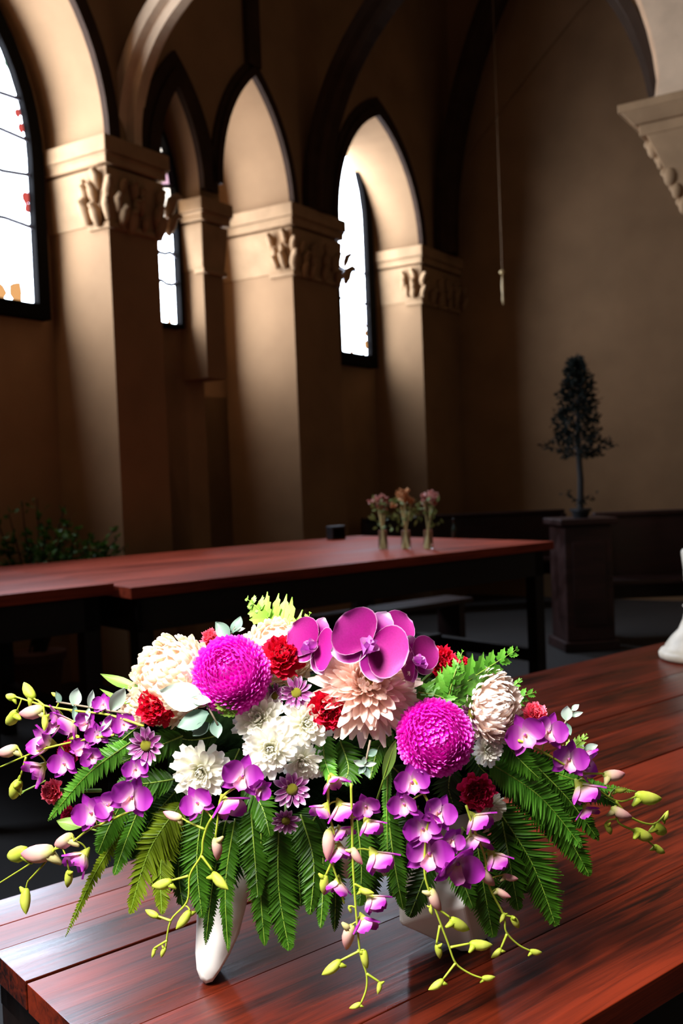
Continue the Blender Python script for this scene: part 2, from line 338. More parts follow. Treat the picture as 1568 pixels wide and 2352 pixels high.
def arch_mould(u0, u1, z0, rise, w, dep, mat, over=0.05):
    """raised moulding that follows the pointed arch on the face of the wall"""
    P = parch(u0, u1, z0, rise, 12); c = Vector(((u0 + u1) / 2, z0))
    Q = parch(u0 - w, u1 + w, z0, rise + w * 1.35, 12); q = MB()
    for i in range(len(P) - 1):
        a, b, d, e = P[i], P[i + 1], Q[i + 1], Q[i]
        for (y0, y1, k0, k1) in ((0.0, over, 0.0, 0.55), (0.0, over * 0.55, 0.55, 1.0)):
            def L(p, r, k): return (p[0] + (r[0] - p[0]) * k, p[1] + (r[1] - p[1]) * k)
            A, B, D, E_ = L(a, e, k0), L(b, d, k0), L(b, d, k1), L(a, e, k1)
            v = [W(A[0], y0, A[1]), W(B[0], y0, B[1]), W(D[0], y0, D[1]), W(E_[0], y0, E_[1]), W(A[0], y1, A[1]), W(B[0], y1, B[1]), W(D[0], y1, D[1]), W(E_[0], y1, E_[1])]
            q.add(v, [(0, 3, 2, 1), (4, 5, 6, 7), (0, 1, 5, 4), (1, 2, 6, 5), (2, 3, 7, 6), (3, 0, 4, 7)])
    return q.build('arch_molding', mat, wall_left)
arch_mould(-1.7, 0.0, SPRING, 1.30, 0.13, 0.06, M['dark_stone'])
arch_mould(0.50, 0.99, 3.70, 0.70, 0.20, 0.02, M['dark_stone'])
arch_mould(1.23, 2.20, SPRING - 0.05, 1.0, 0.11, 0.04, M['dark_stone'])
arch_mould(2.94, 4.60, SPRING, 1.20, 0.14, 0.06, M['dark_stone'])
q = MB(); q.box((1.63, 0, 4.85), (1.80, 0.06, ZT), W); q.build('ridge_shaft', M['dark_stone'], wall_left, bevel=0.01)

# right wall with the spandrel of a wide wall arch
m = MB(); m.box((5.55, -1.5, 0), (5.85, 9, ZT), W)
wall_right = struct(m.build('wall_right', M['plaster']), 'plain brown plastered end wall')
q = MB(); pts = [(-0.02, 4.75), (0.10, 4.95), (0.46, 5.30), (0.87, 5.68), (1.2, 5.98), (1.53, 6.27), (2.3, 6.85), (3.4, 7.4), (4.4, ZT)]
for (a, za), (b, zb) in zip(pts, pts[1:]):
    v = [W(5.51, a, za), W(5.51, b, zb), W(5.51, b, ZT), W(5.51, a, ZT), W(5.56, a, za), W(5.56, b, zb), W(5.56, b, ZT), W(5.56, a, ZT)]
    q.add(v, [(0, 1, 2, 3), (0, 4, 5, 1), (4, 7, 6, 5)])
q.build('wall_arch', M['plaster'], wall_right)

# ribs springing from the capitals
def rib(name, u, pts, w, h, mat, label, groove=True):
    """moulded rib: section w across (u) and h deep, following (v, z) points"""
    q = MB(); prof = [(-w / 2, 0), (-w / 2, h * 0.55), (-w * 0.22, h * 0.62), (-w * 0.16, h), (w * 0.16, h), (w * 0.22, h * 0.62), (w / 2, h * 0.55), (w / 2, 0)]
    rings = []
    for i, (v, z) in enumerate(pts):
        a = pts[max(0, i - 1)]; b = pts[min(len(pts) - 1, i + 1)]
        t = Vector((b[0] - a[0], b[1] - a[1])).normalized(); nrm = Vector((t.y, -t.x))
        rings.append([W(u + x, v + nrm.x * y, z + nrm.y * y) for (x, y) in prof])
    n = len(prof); vv = [p for r in rings for p in r]; ff = []
    for i in range(len(rings) - 1):
        for j in range(n): ff.append((i * n + j, i * n + (j + 1) % n, (i + 1) * n + (j + 1) % n, (i + 1) * n + j))
    ff.append(tuple(range(n))); ff.append(tuple((len(rings) - 1) * n + j for j in range(n))[::-1]); q.add(vv, ff)
    return struct(q.build(name, mat), label)
def arc(v0, z0, R, th1, n=18, sgn=1): return [(v0 + sgn * (R - R * math.cos(th1 * i / n)), z0 + R * math.sin(th1 * i / n)) for i in range(n + 1)]
rib('trim_1', 0.27, [(-0.10, 3.83)] + arc(-0.10, 3.86, 1.12, 1.02) + [(0.9, 5.12), (1.6, 5.55), (2.4, 5.9)], 0.24, 0.16, M['lit_stone'], 'stone rib with a painted-in lit tone rising right from the first capital')
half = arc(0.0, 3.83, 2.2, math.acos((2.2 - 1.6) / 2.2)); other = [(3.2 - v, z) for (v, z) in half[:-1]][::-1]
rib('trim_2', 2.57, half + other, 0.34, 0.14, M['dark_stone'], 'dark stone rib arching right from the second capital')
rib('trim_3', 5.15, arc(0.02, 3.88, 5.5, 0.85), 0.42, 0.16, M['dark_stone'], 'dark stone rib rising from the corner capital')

# right hand column with its carved capital and arch, its lit tone put into the colour
col = MB(); col.box((2.3, 3.36, 0), (2.84, 3.9, 3.25), W); col.build
column = struct(col.build('trim_4', M['stone']), 'stone column at the right edge with a carved capital')
c = MB()
c.box((2.1, 2.93, 3.92), (3.04, 4.1, 3.98), W); c.frustum((2.18, 3.02), (2.96, 4.0), (2.1, 2.95), (3.04, 4.1), 3.84, 3.92, W); c.box((2.2, 3.05, 3.76), (2.94, 3.98, 3.84), W)
c.frustum((2.3, 3.34), (2.84, 3.9), (2.2, 3.10), (2.94, 3.96), 3.2, 3.76, W)
cap = c.build('capital', M['stone'], column, bevel=0.008)
R_ = random.Random(3)
for r in range(5):
    for i in range(4):
        q = MB(); P = W(2.28 + 0.18 * i, 3.33 - 0.052 * r + 0.03 * R_.random(), 3.24 + 0.11 * r); s = 0.04 + 0.02 * R_.random()
        q.ball(P, s, 8, 6, (1, 1, 1.3)); q.ball(P - V * s * 0.7 + Vector((0, 0, s * 0.6)), s * 0.6, 7, 5); q.build('carved_leaf', M['stone'], cap, smooth=True)
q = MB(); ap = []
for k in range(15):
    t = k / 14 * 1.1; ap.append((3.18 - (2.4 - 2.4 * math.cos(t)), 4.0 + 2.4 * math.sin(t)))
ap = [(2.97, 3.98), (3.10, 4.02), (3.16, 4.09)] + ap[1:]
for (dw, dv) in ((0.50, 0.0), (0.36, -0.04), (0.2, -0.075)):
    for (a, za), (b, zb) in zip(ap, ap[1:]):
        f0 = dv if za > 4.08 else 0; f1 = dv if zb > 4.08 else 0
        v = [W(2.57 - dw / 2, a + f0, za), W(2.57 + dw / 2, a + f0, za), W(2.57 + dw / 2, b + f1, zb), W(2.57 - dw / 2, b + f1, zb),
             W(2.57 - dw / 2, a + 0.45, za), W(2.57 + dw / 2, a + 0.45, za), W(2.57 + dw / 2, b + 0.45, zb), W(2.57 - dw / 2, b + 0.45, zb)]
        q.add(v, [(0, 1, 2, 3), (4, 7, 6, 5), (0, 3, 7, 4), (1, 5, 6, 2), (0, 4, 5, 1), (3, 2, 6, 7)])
q.build('arch_molding', M['lit_stone'], column)

# ------------------------------------------------------------------ windows
def window(n, label, u0, u1, vz, z0, zs, rise, cuts, fr, mats, shards=()):
    root = bpy.data.objects.new('window_%d' % n, None); COL.objects.link(root); struct(root, label); root.matrix_world = Matrix.Translation(W((u0 + u1) / 2, vz, z0))
    inv = root.matrix_world.inverted()
    def wl(u, v, z): return inv @ W(u, v, z)
    def hw(z):                                                   # half width at height
        a = (u1 - u0) / 2
        if z <= zs: return a
        R = (a * a + rise * rise) / (2 * a); d = z - zs
        return max(0.0, math.sqrt(max(0, R * R - d * d)) - (R - a))
    cu = (u0 + u1) / 2; zt = zs + rise
    outl = [(u0, z0)] + parch(u0, u1, zs, rise, 10) + [(u1, z0)]
    big = [(u0 - fr, z0 - fr)] + parch(u0 - fr, u1 + fr, zs, rise + fr * 1.5, 10) + [(u1 + fr, z0 - fr)]
    f = MB(); k = len(outl)
    for i in range(k):
        a, b, d, e = outl[i], outl[(i + 1) % k], big[(i + 1) % k], big[i]
        v = [wl(p[0], vz + y, p[1]) for y in (0.0, 0.09) for p in (a, b, d, e)]
        f.add(v, [(0, 3, 2, 1), (4, 5, 6, 7), (0, 1, 5, 4), (1, 2, 6, 5), (2, 3, 7, 6), (3, 0, 4, 7)])
    f.build('window_frame', M['iron'], root)
    zz = [z0] + cuts + [zt - 0.01]
    for i in range(len(zz) - 1):
        p = MB(); st = 6; up_ = []; lo = []
        rows = [zz[i] + (zz[i + 1] - zz[i]) * j / st for j in range(st + 1)]
        v = []
        for z in rows: v += [wl(cu - hw(z), vz + 0.03, z), wl(cu + hw(z), vz + 0.03, z)]
        p.add(v, [(2 * j, 2 * j + 1, 2 * j + 3, 2 * j + 2) for j in range(st)])
        p.build('pane', mats[i % len(mats)], root)
    for z in cuts:
        b = MB(); w = hw(z); b.tube([wl(cu - w + 2 * w * j / 6, vz + 0.055, z + 0.014 * math.sin(j * 2.1 + z * 9)) for j in range(7)], 0.017, 5); b.build('lead_bar', M['lead'], root)
    for (uu, z, s, mt) in shards:
        b = MB(); RR = random.Random(int(uu * 1000 + z * 77)); nn = 7
        pts = [wl(uu + s * (0.6 + 0.6 * RR.random()) * math.cos(2 * PI * j / nn), vz + 0.038, z + s * 1.3 * (0.6 + 0.6 * RR.random()) * math.sin(2 * PI * j / nn)) for j in range(nn)]
        b.add(pts, [tuple(range(nn))]); b.build('stained_shard', M[mt], root)
    return root
pw = M['pane_white']
window(1, 'tall bright window cut by the left edge of the picture', -1.56, -0.20, -0.60, 2.73, 3.75, 1.22, [3.28, 3.62, 3.88, 4.15, 4.5], 0.105, [pw],
       [(-0.36, 2.80, 0.07, 'shard_orange'), (-0.48, 2.78, 0.05, 'shard_orange'), (-0.23, 3.47, 0.04, 'shard_red'), (-0.24, 3.95, 0.03, 'shard_red'), (-0.33, 4.38, 0.05, 'shard_green'), (-0.26, 4.05, 0.03, 'shard_red'), (-0.225, 3.40, 0.03, 'shard_red')])
window(2, 'narrow pink tinted window seen past the first pier', 0.56, 0.90, -0.25, 2.66, 3.62, 0.55, [2.97, 3.2, 3.42, 3.72, 3.95], 0.03, [pw, pw, pw, M['pane_cream'], M['pane_pink'], M['pane_cream']],
       [(0.82, 2.69, 0.03, 'shard_orange'), (0.87, 3.35, 0.02, 'shard_red')])
window(3, 'bright pointed window right of the second pier', 3.80, 4.38, -0.60, 2.74, 4.15, 0.82, [3.30, 3.62], 0.13, [pw],
       [(4.33, 3.10, 0.05, 'shard_orange'), (4.35, 2.86, 0.04, 'shard_orange'), (4.05, 2.75, 0.04, 'shard_orange'), (4.30, 2.75, 0.04, 'shard_orange'), (4.35, 2.98, 0.03, 'shard_orange')])
window(5, 'added unseen window along the left wall that lights the ribs', -3.9, -2.6, 0.0, 2.73, 3.75, 1.2, [3.3, 3.8, 4.3], 0.1, [pw])  # unseen glowing window, added to light the ribs and right arch
window(4, 'window hidden behind the slim hanging shaft', 1.34, 1.92, -0.79, 2.45, 3.7, 0.8, [2.9, 3.4], 0.04, [pw])

# ------------------------------------------------------------------ tables
TA = math.radians(50.8); T = Vector((math.sin(TA), math.cos(TA), 0)); Nn = Vector((math.cos(TA), -math.sin(TA), 0))
# table frame: x along the planks (s), y = -n (away from the camera), z up
TM = Matrix(((T.x, -Nn.x, 0, 0), (T.y, -Nn.y, 0, 0), (0, 0, 1, 0), (0, 0, 0, 1)))
def sn(s, n, z=0): return T * s + Nn * n + Vector((0, 0, z))
def table(name, label, s0, s1, seams, z, mat, legs=True, thick=0.04, apron=0.10, gaps=(), group=None, stretch=False):
    cs, cn = (s0 + s1) / 2, (seams[0] + seams[-1]) / 2
    R3 = TM.copy(); R3.translation = sn(cs, cn, 0)
    t = thing(name, label, 'table', R3, group)
    lo, hi = -(seams[-1] - cn), -(seams[0] - cn)              # local y range (lo near the camera)
    hx = (s1 - s0) / 2
    for k in range(len(seams) - 1):
        a, b = -(seams[k + 1] - cn), -(seams[k] - cn); g = 0.0005
        g1 = gaps[k] if k < len(gaps) else g
        p = MB(); p.box((-hx, a + g, -thick), (hx, b - g1, 0)); o = p.build('plank', mat, t, bevel=0.0012); o.location = (0, 0, z + random.uniform(-0.0006, 0.0006))
    q = MB(); e = 0.05
    q.box((-hx + e, lo + e, z - thick - apron), (hx - e, lo + e + 0.025, z - thick)); q.box((-hx + e, hi - e - 0.025, z - thick - apron), (hx - e, hi - e, z - thick))
    q.box((-hx + e, lo + e, z - thick - apron), (-hx + e + 0.025, hi - e, z - thick)); q.box((hx - e - 0.025, lo + e, z - thick - apron), (hx - e, hi - e, z - thick))
    q.box((-hx + e, lo + e, z - thick - 0.012), (hx - e, hi - e, z - thick))
    q.build('apron', M['table_dark'], t)
    for sx in (-1, 1):
        for yy in (lo + e, hi - e - 0.08):
            l = MB(); x = sx * (hx - e - 0.04); l.box((x - 0.04, yy, 0), (x + 0.04, yy + 0.08, z - thick)); l.build('leg', M['table_dark'], t, bevel=0.004)
    if stretch:
        l = MB(); l.box((-hx + e + 0.05, (lo + hi) / 2 - 0.03, 0.22), (hx - e - 0.05, (lo + hi) / 2 + 0.03, 0.32)); l.build('stretcher', M['table_dark'], t)
        for sx in (-1, 1):
            l = MB(); x = sx * (hx - e - 0.04); l.box((x - 0.03, lo + e, 0.22), (x + 0.03, hi - e, 0.30)); l.build('cross_rail', M['table_dark'], t)
    return t
table('plank_table', 'glossy red mahogany plank table under the flower arrangement', 0.483, 3.1, [-1.585, -1.490, -1.411, -1.295, -1.095, -0.911, -0.733], 0.76, M['table'], gaps=(0.0005, 0.0005, 0.0005, 0.005, 0.0005, 0.0005))
table('side_table', 'dark red table pushed up behind the flower table', 1.42, 4.3, [-2.12, -1.94, -1.77, -1.597], 0.758, M['table'])
table('long_table', 'long red wooden table standing behind along the wall', 2.045, 4.95, [-5.88, -5.35, -4.85, -4.35, -3.99], 0.97, M['table_far'], thick=0.05, apron=0.16, stretch=True)
table('end_table', 'red table at the left edge butted against the long table', 1.30, 2.03, [-5.62, -5.1, -4.6, -4.12], 0.985, M['table_far'], thick=0.05, apron=0.16)

# ------------------------------------------------------------------ background furniture and plants
def pedestal():
    X, Y = 1.875, 7.9
    t = thing('wooden_pedestal', 'dark red wooden pedestal carrying the small tree', 'pedestal', Matrix.Translation((X, Y, 0)) @ Matrix.Rotation(0.1, 4, 'Z'))
    q = MB(); q.box((-0.19, -0.19, 0.08), (0.19, 0.19, 0.98)); q.build('body', M['pew'], t, bevel=0.01)
    q = MB(); q.box((-0.22, -0.22, 0), (0.22, 0.22, 0.08)); q.build('plinth', M['pew'], t, bevel=0.01)
    q = MB(); q.box((-0.23, -0.23, 0.98), (0.23, 0.23, 1.03)); q.build('cap', M['pew'], t, bevel=0.01)
    q = MB(); q.box((-0.13, -0.197, 0.2), (0.13, -0.188, 0.85)); q.build('front_panel', M['pew'], t, bevel=0.004)
pedestal()
def pew(loc, rz, L, label, h=1.0):
    t = thing('church_pew', label, 'pew', Matrix.Translation(loc) @ Matrix.Rotation(rz, 4, 'Z'), 'dark pews by the end wall')
    q = MB(); q.box((-L / 2, 0.40, 0.30), (L / 2, 0.44, h)); q.build('backrest', M['pew'], t, bevel=0.005)
    q = MB(); q.box((-L / 2, 0.37, h), (L / 2, 0.47, h + 0.04)); q.build('top_rail', M['pew'], t, bevel=0.01)
    q = MB(); q.box((-L / 2, 0.0, 0.46), (L / 2, 0.40, 0.50)); q.build('seat', M['pew'], t, bevel=0.008)
    for x in (-L / 2 + 0.02, L / 2 - 0.02):
        q = MB(); q.box((x - 0.025, 0.0, 0), (x + 0.025, 0.44, 0.46)); q.box((x - 0.025, 0.34, 0.46), (x + 0.025, 0.46, h)); q.build('end_panel', M['pew'], t, bevel=0.005)
pew((3.0, 8.05, 0), 0.0, 1.75, 'dark wooden pew right of the pedestal')
pew((1.35, 10.25, 0), 0.12, 2.2, 'dark wooden pew behind the end of the long table', 0.95)
b = thing('low_bench', 'low dark bench half hidden beneath the long table', 'bench', Matrix.Translation((0.35, 7.35, 0)) @ Matrix.Rotation(0.68, 4, 'Z'))
q = MB(); q.box((-0.7, -0.15, 0.42), (0.7, 0.15, 0.46)); q.build('seat', M['pew'], b, bevel=0.006)
for x in (-0.6, 0.6):
    q = MB(); q.box((x - 0.03, -0.12, 0), (x + 0.03, 0.12, 0.42)); q.build('leg', M['pew'], b)

def leaf_quad(m, P, d, n, L, w):
    """pointed leaf: base P, direction d, normal n"""
    d = d.normalized(); s = d.cross(n)
    if s.length < 1e-4: s = d.cross(Vector((1, 0, 0.2)))
    s.normalize(); n = s.cross(d)
    prof = [(0, 0.08), (0.3, 0.8), (0.55, 1.0), (0.8, 0.62), (1.0, 0.02)]
    v = []; uv = []
    for (t, k) in prof:
        c = P + d * (L * t) + n * (L * 0.12 * math.sin(PI * t))
        v += [c - s * (w * k / 2), c + s * (w * k / 2)]; uv += [(-k, t), (k, t)]
    m.add(v, [(2 * i, 2 * i + 1, 2 * i + 3, 2 * i + 2) for i in range(4)], uv)
def rv(R): 
    v = Vector((R.gauss(0, 1), R.gauss(0, 1), R.gauss(0, 1))); return v.normalized()

def shrub():
    R = random.Random(11); base = W(-0.62, -0.22, 0)
    t = thing('potted_shrub', 'dark green leafy shrub in the window bay behind the left table', 'shrub', Matrix.Translation(base))
    q = MB(); q.lathe([(0.13, 0), (0.17, 0.3), (0.19, 0.3), (0.19, 0.35), (0.16, 0.35)]); q.build('pot', M['terracotta'], t, smooth=False)
    st = MB(); fo = MB()
    tops = [(50, 1150, 6.5), (85, 1145, 6.6), (20, 1180, 6.4), (150, 1160, 6.5), (110, 1200, 6.5), (180, 1215, 6.4), (215, 1225, 6.45), (262, 1215, 6.55), (265, 1240, 6.55), (285, 1255, 6.55), (60, 1220, 6.4), (-20, 1160, 6.5), (140, 1230, 6.3), (100, 1240, 6.3), (240, 1260, 6.5), (10, 1240, 6.4), (160, 1190, 6.55)]
    for (x, y, Y) in tops:
        e = at(x, y, Y) - base; p0 = Vector((R.uniform(-.05, .05), R.uniform(-.05, .05), 0.33)); mid = p0.lerp(e, 0.5) + Vector((0, 0, 0.06))
        st.tube([p0, mid, e], [0.008, 0.006, 0.003], 5)
        dense = 60 if y > 1185 else 16
        for k in range(dense):
            u = 0.45 + 0.55 * R.random(); P = (mid.lerp(e, (u - 0.5) * 2) if u > 0.5 else p0.lerp(mid, u * 2)) + rv(R) * 0.05 * R.random()
            leaf_quad(fo, P, rv(R) + Vector((0, 0, 0.3)), rv(R), R.uniform(0.035, 0.07), R.uniform(0.022, 0.04))
    st.build('stems', M['bark'], t); o = fo.build('foliage', M['shrub_leaf'], t); o['kind'] = 'stuff'
shrub()
def topiary():
    R = random.Random(5); base = Vector((1.885, 7.9, 1.0305))
    t = thing('small_tree', 'small dark conical tree in a pot on the wooden pedestal', 'tree', Matrix.Translation(base))
    q = MB(); q.lathe([(0.055, 0), (0.075, 0.05), (0.085, 0.05), (0.085, 0.07), (0.02, 0.07)], n=16); q.build('pot', M['black'], t)
    tk = MB(); tk.tube([(0, 0, 0.05), (0.01, 0, 0.3), (-0.005, 0, 0.6), (0.015, 0, 0.95), (0.02, 0, 1.25)], [0.026, 0.024, 0.02, 0.013, 0.005], 7)
    fo = MB()
    for k in range(62):
        z = 0.50 + 0.74 * (k / 61) ** 0.9; h = (z - 0.5) / 0.75
        rad = 0.24 * (1 - h) ** 0.75 * (0.55 if h < 0.06 else 1) * (0.7 + 0.5 * R.random()) + 0.012
        a = k * 2.4; e = Vector((math.cos(a) * rad, math.sin(a) * rad, z + 0.02 * R.uniform(-1, 1)))
        s0 = Vector((0, 0, z - rad * 0.25)); tk.tube([s0, e], [0.005, 0.002], 4)
        for j in range(34):
            P = s0.lerp(e, 0.25 + 0.75 * R.random()) + rv(R) * 0.03
            leaf_quad(fo, P, (e - s0).normalized() + rv(R) * 0.9, rv(R), R.uniform(0.03, 0.06), R.uniform(0.012, 0.024))
    for a in (0.3, 2.0, 3.6, 5.0):
        for j in range(9): leaf_quad(fo, Vector((math.cos(a) * 0.02 * j, math.sin(a) * 0.02 * j, 0.10 + 0.012 * j)), rv(R) + Vector((0, 0, .3)), rv(R), 0.045, 0.016)
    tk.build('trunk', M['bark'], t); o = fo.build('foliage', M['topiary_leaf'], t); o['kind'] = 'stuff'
topiary()

# three posies in small glass tubes on the long table
def posy(px, label, mat, hgt, R, stems):
    P0 = onz(px, 1261, 0.97); t = thing('posy', label, 'flowers', Matrix.Translation(P0), 'posies on the long table')
    Y = P0.y; k = Y / F
    g = MB(); g.lathe([(0.028, 0.003), (0.03, 0.02), (0.026, 0.11), (0.028, 0.115)], n=14); g.build('glass', M['glass'], t, smooth=True)
    st = MB(); ends = []
    for i in range(stems):
        a = R.uniform(-0.05, 0.05); b_ = R.uniform(-0.02, 0.02); e = Vector((a * 0.9, b_, hgt * R.uniform(0.8, 0.95)))
        st.tube([Vector((-a * 0.25, -b_, 0.006)), Vector((a * 0.1, 0, 0.12)), e], [0.0055, 0.004, 0.003], 5); ends.append(e)
    st.build('stems', M['pale_stem'], t)
    lf = MB()
    for i in range(46):
        P = Vector((R.gauss(0, 0.05), R.gauss(0, 0.03), hgt * R.uniform(0.38, 0.85))); leaf_quad(lf, P, rv(R) + Vector((0, 0, .2)), rv(R), R.uniform(0.03, 0.06), R.uniform(0.012, 0.024))
    lf.build('leaves', M['posy_leaf'], t)
    for e in ends + [Vector((R.gauss(0, .04), R.gauss(0, .02), hgt * R.uniform(.7, 1.0))) for _ in range(7)]:
        fl = MB()
        for j in range(16): leaf_quad(fl, e, rv(R) + Vector((0, -0.3, 0.4)), rv(R), R.uniform(0.018, 0.03), R.uniform(0.014, 0.02))
        fl.build('bloom', mat, t)
RP = random.Random(21)
posy(880, 'leftmost small posy of dusty pink flowers on the long table', M['posy_pink'], 0.345, RP, 4)
posy(933, 'middle small posy of peach flowers on the long table', M['posy_peach'], 0.36, RP, 5)
posy(984, 'rightmost small posy of pinkish flowers on the long table', M['posy_pink'], 0.345, RP, 4)
P = onz(772, 1239, 0.97); t = thing('black_box', 'small black box at the back of the long table', 'box', Matrix.Translation(P) @ Matrix.Rotation(0.6, 4, 'Z'))
q = MB(); q.box((-0.06, -0.04, 0), (0.06, 0.04, 0.10)); q.build('case', M['black'], t, bevel=0.006); q = MB(); q.box((-0.05, -0.042, 0.015), (0.05, -0.038, 0.085)); q.build('front_panel', M['iron'], t)
P = onz(1043, 1236, 0.97); q = MB(); q.lathe([(0.012, 0), (0.017, 0.004), (0.017, 0.07), (0.007, 0.095), (0.007, 0.13), (0.009, 0.13), (0.009, 0.138)], n=14)
o = q.build('bottle', M['bottle'], smooth=True); o.location = P; tag(o, 'slim dark bottle on the long table right of the posies', 'bottle')
# hanging cord with a small weight
top = W(5.15, 0.50, ZT); P1 = at(1153, 626, 10.6); P2 = at(1154, 700, 10.6)
t = thing('hanging_cord', 'thin pale cord with a small weight hanging before the end wall', 'cord', Matrix.Translation((P1.x, P1.y, P2.z)))
dz = P1.z - P2.z
q = MB(); q.tube([(0, 0, dz), (0.0, 0, 2.0), (0, 0, ZT - P2.z)], 0.003, 6); q.build('cord', M['cord'], t)
q = MB(); q.lathe([(0.004, dz - 0.02), (0.032, dz - 0.005), (0.032, dz + 0.012), (0.008, dz + 0.03)], n=12); q.build('ring_cap', M['brass'], t, smooth=True)
q = MB(); q.lathe([(0.003, 0), (0.016, 0.05), (0.01, 0.11), (0.018, 0.17), (0.014, 0.24), (0.004, dz - 0.01)], n=12); q.build('weight', M['brass'], t, smooth=True)
# stone urn at the right edge
P = onz(1606, 1513, 0.758); t = thing('stone_urn', 'pale stone urn foot cut by the right picture edge', 'urn', Matrix.Translation(P))
q = MB(); q.lathe([(0.118, 0.0), (0.13, 0.008), (0.132, 0.022), (0.124, 0.034), (0.112, 0.038), (0.108, 0.05), (0.09, 0.075), (0.066, 0.10), (0.05, 0.135), (0.042, 0.17)], n=36); q.build('foot', M['urn'], t, smooth=True)
q = MB(); q.lathe([(0.042, 0.17), (0.05, 0.18), (0.04, 0.19), (0.044, 0.30), (0.05, 0.36), (0.046, 0.37)], n=36); q.build("stem", M["urn"], t, smooth=True)

# ------------------------------------------------------------------ the flower arrangement
def Yd(x, y):
    """depth of the outside of the arrangement: a dome above, a draped curtain below"""
    e = max(0.0, 1 - ((x - 784) / 830) ** 2); g = 1.0 if y > 1750 else math.sqrt(max(0.05, 1 - ((1750 - y) / 400) ** 2))
    return 1.45 - 0.25 * math.sqrt(e) * g
def A3(x, y, d=0.0):
    """point in the arrangement, d further back; kept above the table top"""
    Y = Yd(x, y) + d; P = at(x, y, Y)
    if P.z < 0.778:
        P = onz(x, y, 0.778)
    return P
def face(ax, ay):
    """direction in space: ax to the right, ay up, the rest towards the viewer"""
    tw = math.sqrt(max(0.02, 1 - ax * ax - ay * ay)); return (RT * ax + UP * ay - FW * tw).normalized()
def frame(P, axis, roll=0.0, s=1.0):
    """matrix with local z along axis and local y turned to picture-up (then rolled)"""
    z = axis.normalized(); y = UP - z * UP.dot(z)
    if y.length < 1e-3: y = -FW - z * (-FW).dot(z)
    y.normalize(); x = y.cross(z)
    m3 = Matrix((x, y, z)).transposed().to_4x4()
    return Matrix.Translation(P) @ m3 @ Matrix.Rotation(roll, 4, 'Z') @ Matrix.Scale(s, 4)

def petal_mb(L=1.0, Wd=0.4, prof=None, cup=0.15, bend=0.2, nx=4, ny=6, ruffle=0.0, rk=5, seed=0, fold=0.0):
    """petal along +x from the origin, width along y, curling to +z"""
    prof = prof or [0.3, 0.7, 0.95, 1.0, 0.85, 0.5, 0.08]
    q = MB(); v = []; uv = []; R = random.Random(seed); ph = R.random() * 6
    for i in range(ny + 1):
        t = i / ny; f = t * (len(prof) - 1); k = min(int(f), len(prof) - 2); w = (prof[k] + (prof[k + 1] - prof[k]) * (f - k)) * Wd / 2
        ang = bend * t; 
        for j in range(nx + 1):
            s = -1 + 2 * j / nx
            x = L * t * (1 - 0.25 * abs(bend) * t) - fold * abs(s) * 0 ; z = L * bend * t * t * 0.5 + cup * Wd * s * s
            if ruffle: z += ruffle * t * t * math.sin(rk * s * PI + ph) ; x += ruffle * 0.8 * t * t * math.sin(rk * 1.7 * s * PI + ph * 2)
            v.append((x, w * s, z)); uv.append((s, t))
    n = nx + 1
    q.add(v, [(i * n + j, (i + 1) * n + j, (i + 1) * n + j + 1, i * n + j + 1) for i in range(ny) for j in range(nx)], uv)
    return q
def PM(phi, tilt, r0=0.0, z0=0.0, s=1.0, wob=0.0, sw=1.0):
    """petal placed in a flower: turned phi round the axis, lifted tilt from the flower plane"""
    return Matrix.Rotation(phi, 4, 'Z') @ Matrix.Translation((r0, 0, z0)) @ Matrix.Rotation(-tilt, 4, 'Y') @ Matrix.Rotation(wob, 4, 'X') @ Matrix.Diagonal((s, s * sw, s, 1))

MESH = {}
def mesh(key, fn):
    if key not in MESH: MESH[key] = fn()
    return MESH[key]
PR_MUM = [0.35, 0.62, 0.85, 1.0, 0.98, 0.75, 0.15]
PR_POINT = [0.35, 0.6, 0.85, 1.0, 0.9, 0.55, 0.03]
PR_ROUND = [0.25, 0.75, 1.0, 1.08, 1.0, 0.78, 0.2]
PR_FAN = [0.12, 0.3, 0.52, 0.74, 0.92, 1.0, 0.96]
def stem_of(parent, L=0.07, r=0.0028, mat='stem'):
    me = mesh(('stem', mat), lambda: (lambda q: (q.tube([(0, 0, 0), (0, 0, -0.5), (0, 0, -1)], [0.04, 0.04, 0.04], 6), q.mesh('stem', M[mat]))[1])(MB()))
    return link('stem', me, parent, Matrix.Diagonal((r / 0.04, r / 0.04, L, 1)))

def mum(P, axis, rad, label, group, mat, core, rings, roll=0.0, name='chrysanthemum', seed=1, prof=None, cat='flower', stemL=0.07, core_r=0.2, pw=0.42):
    """rings: (count, tilt, length, radius of insertion, height) as fractions of the flower radius"""
    R = random.Random(seed)
    t = thing(name, label, cat, frame(P, axis, roll), group); stem_of(t, stemL)
    q = MB(); q.ball((0, 0, 0), 1.0, 10, 7, (1, 1, 0.7)); link('flower_centre', q.mesh('flower_centre', M[core], True), t, Matrix.Scale(rad * core_r, 4))
    for ri, (n, tilt, L, r0, z0) in enumerate(rings):
        cup = 0.16 + 0.10 * ri / max(1, len(rings)); bend = 0.25 + 0.5 * ri / max(1, len(rings))
        me = mesh(('mp', mat, ri, round(pw, 2)), lambda: petal_mb(1, pw, prof or PR_MUM, cup, bend, 3, 5).mesh('petal', M[mat], True))
        for k in range(n):
            ph = 2 * PI * (k + 0.5 * (ri % 2) + R.uniform(-0.22, 0.22)) / n
            link('petal', me, t, PM(ph, tilt + R.uniform(-0.17, 0.17), r0 * rad, z0 * rad, L * rad * R.uniform(0.84, 1.1), R.uniform(-0.4, 0.4), R.uniform(0.8, 1.2)))
    return t
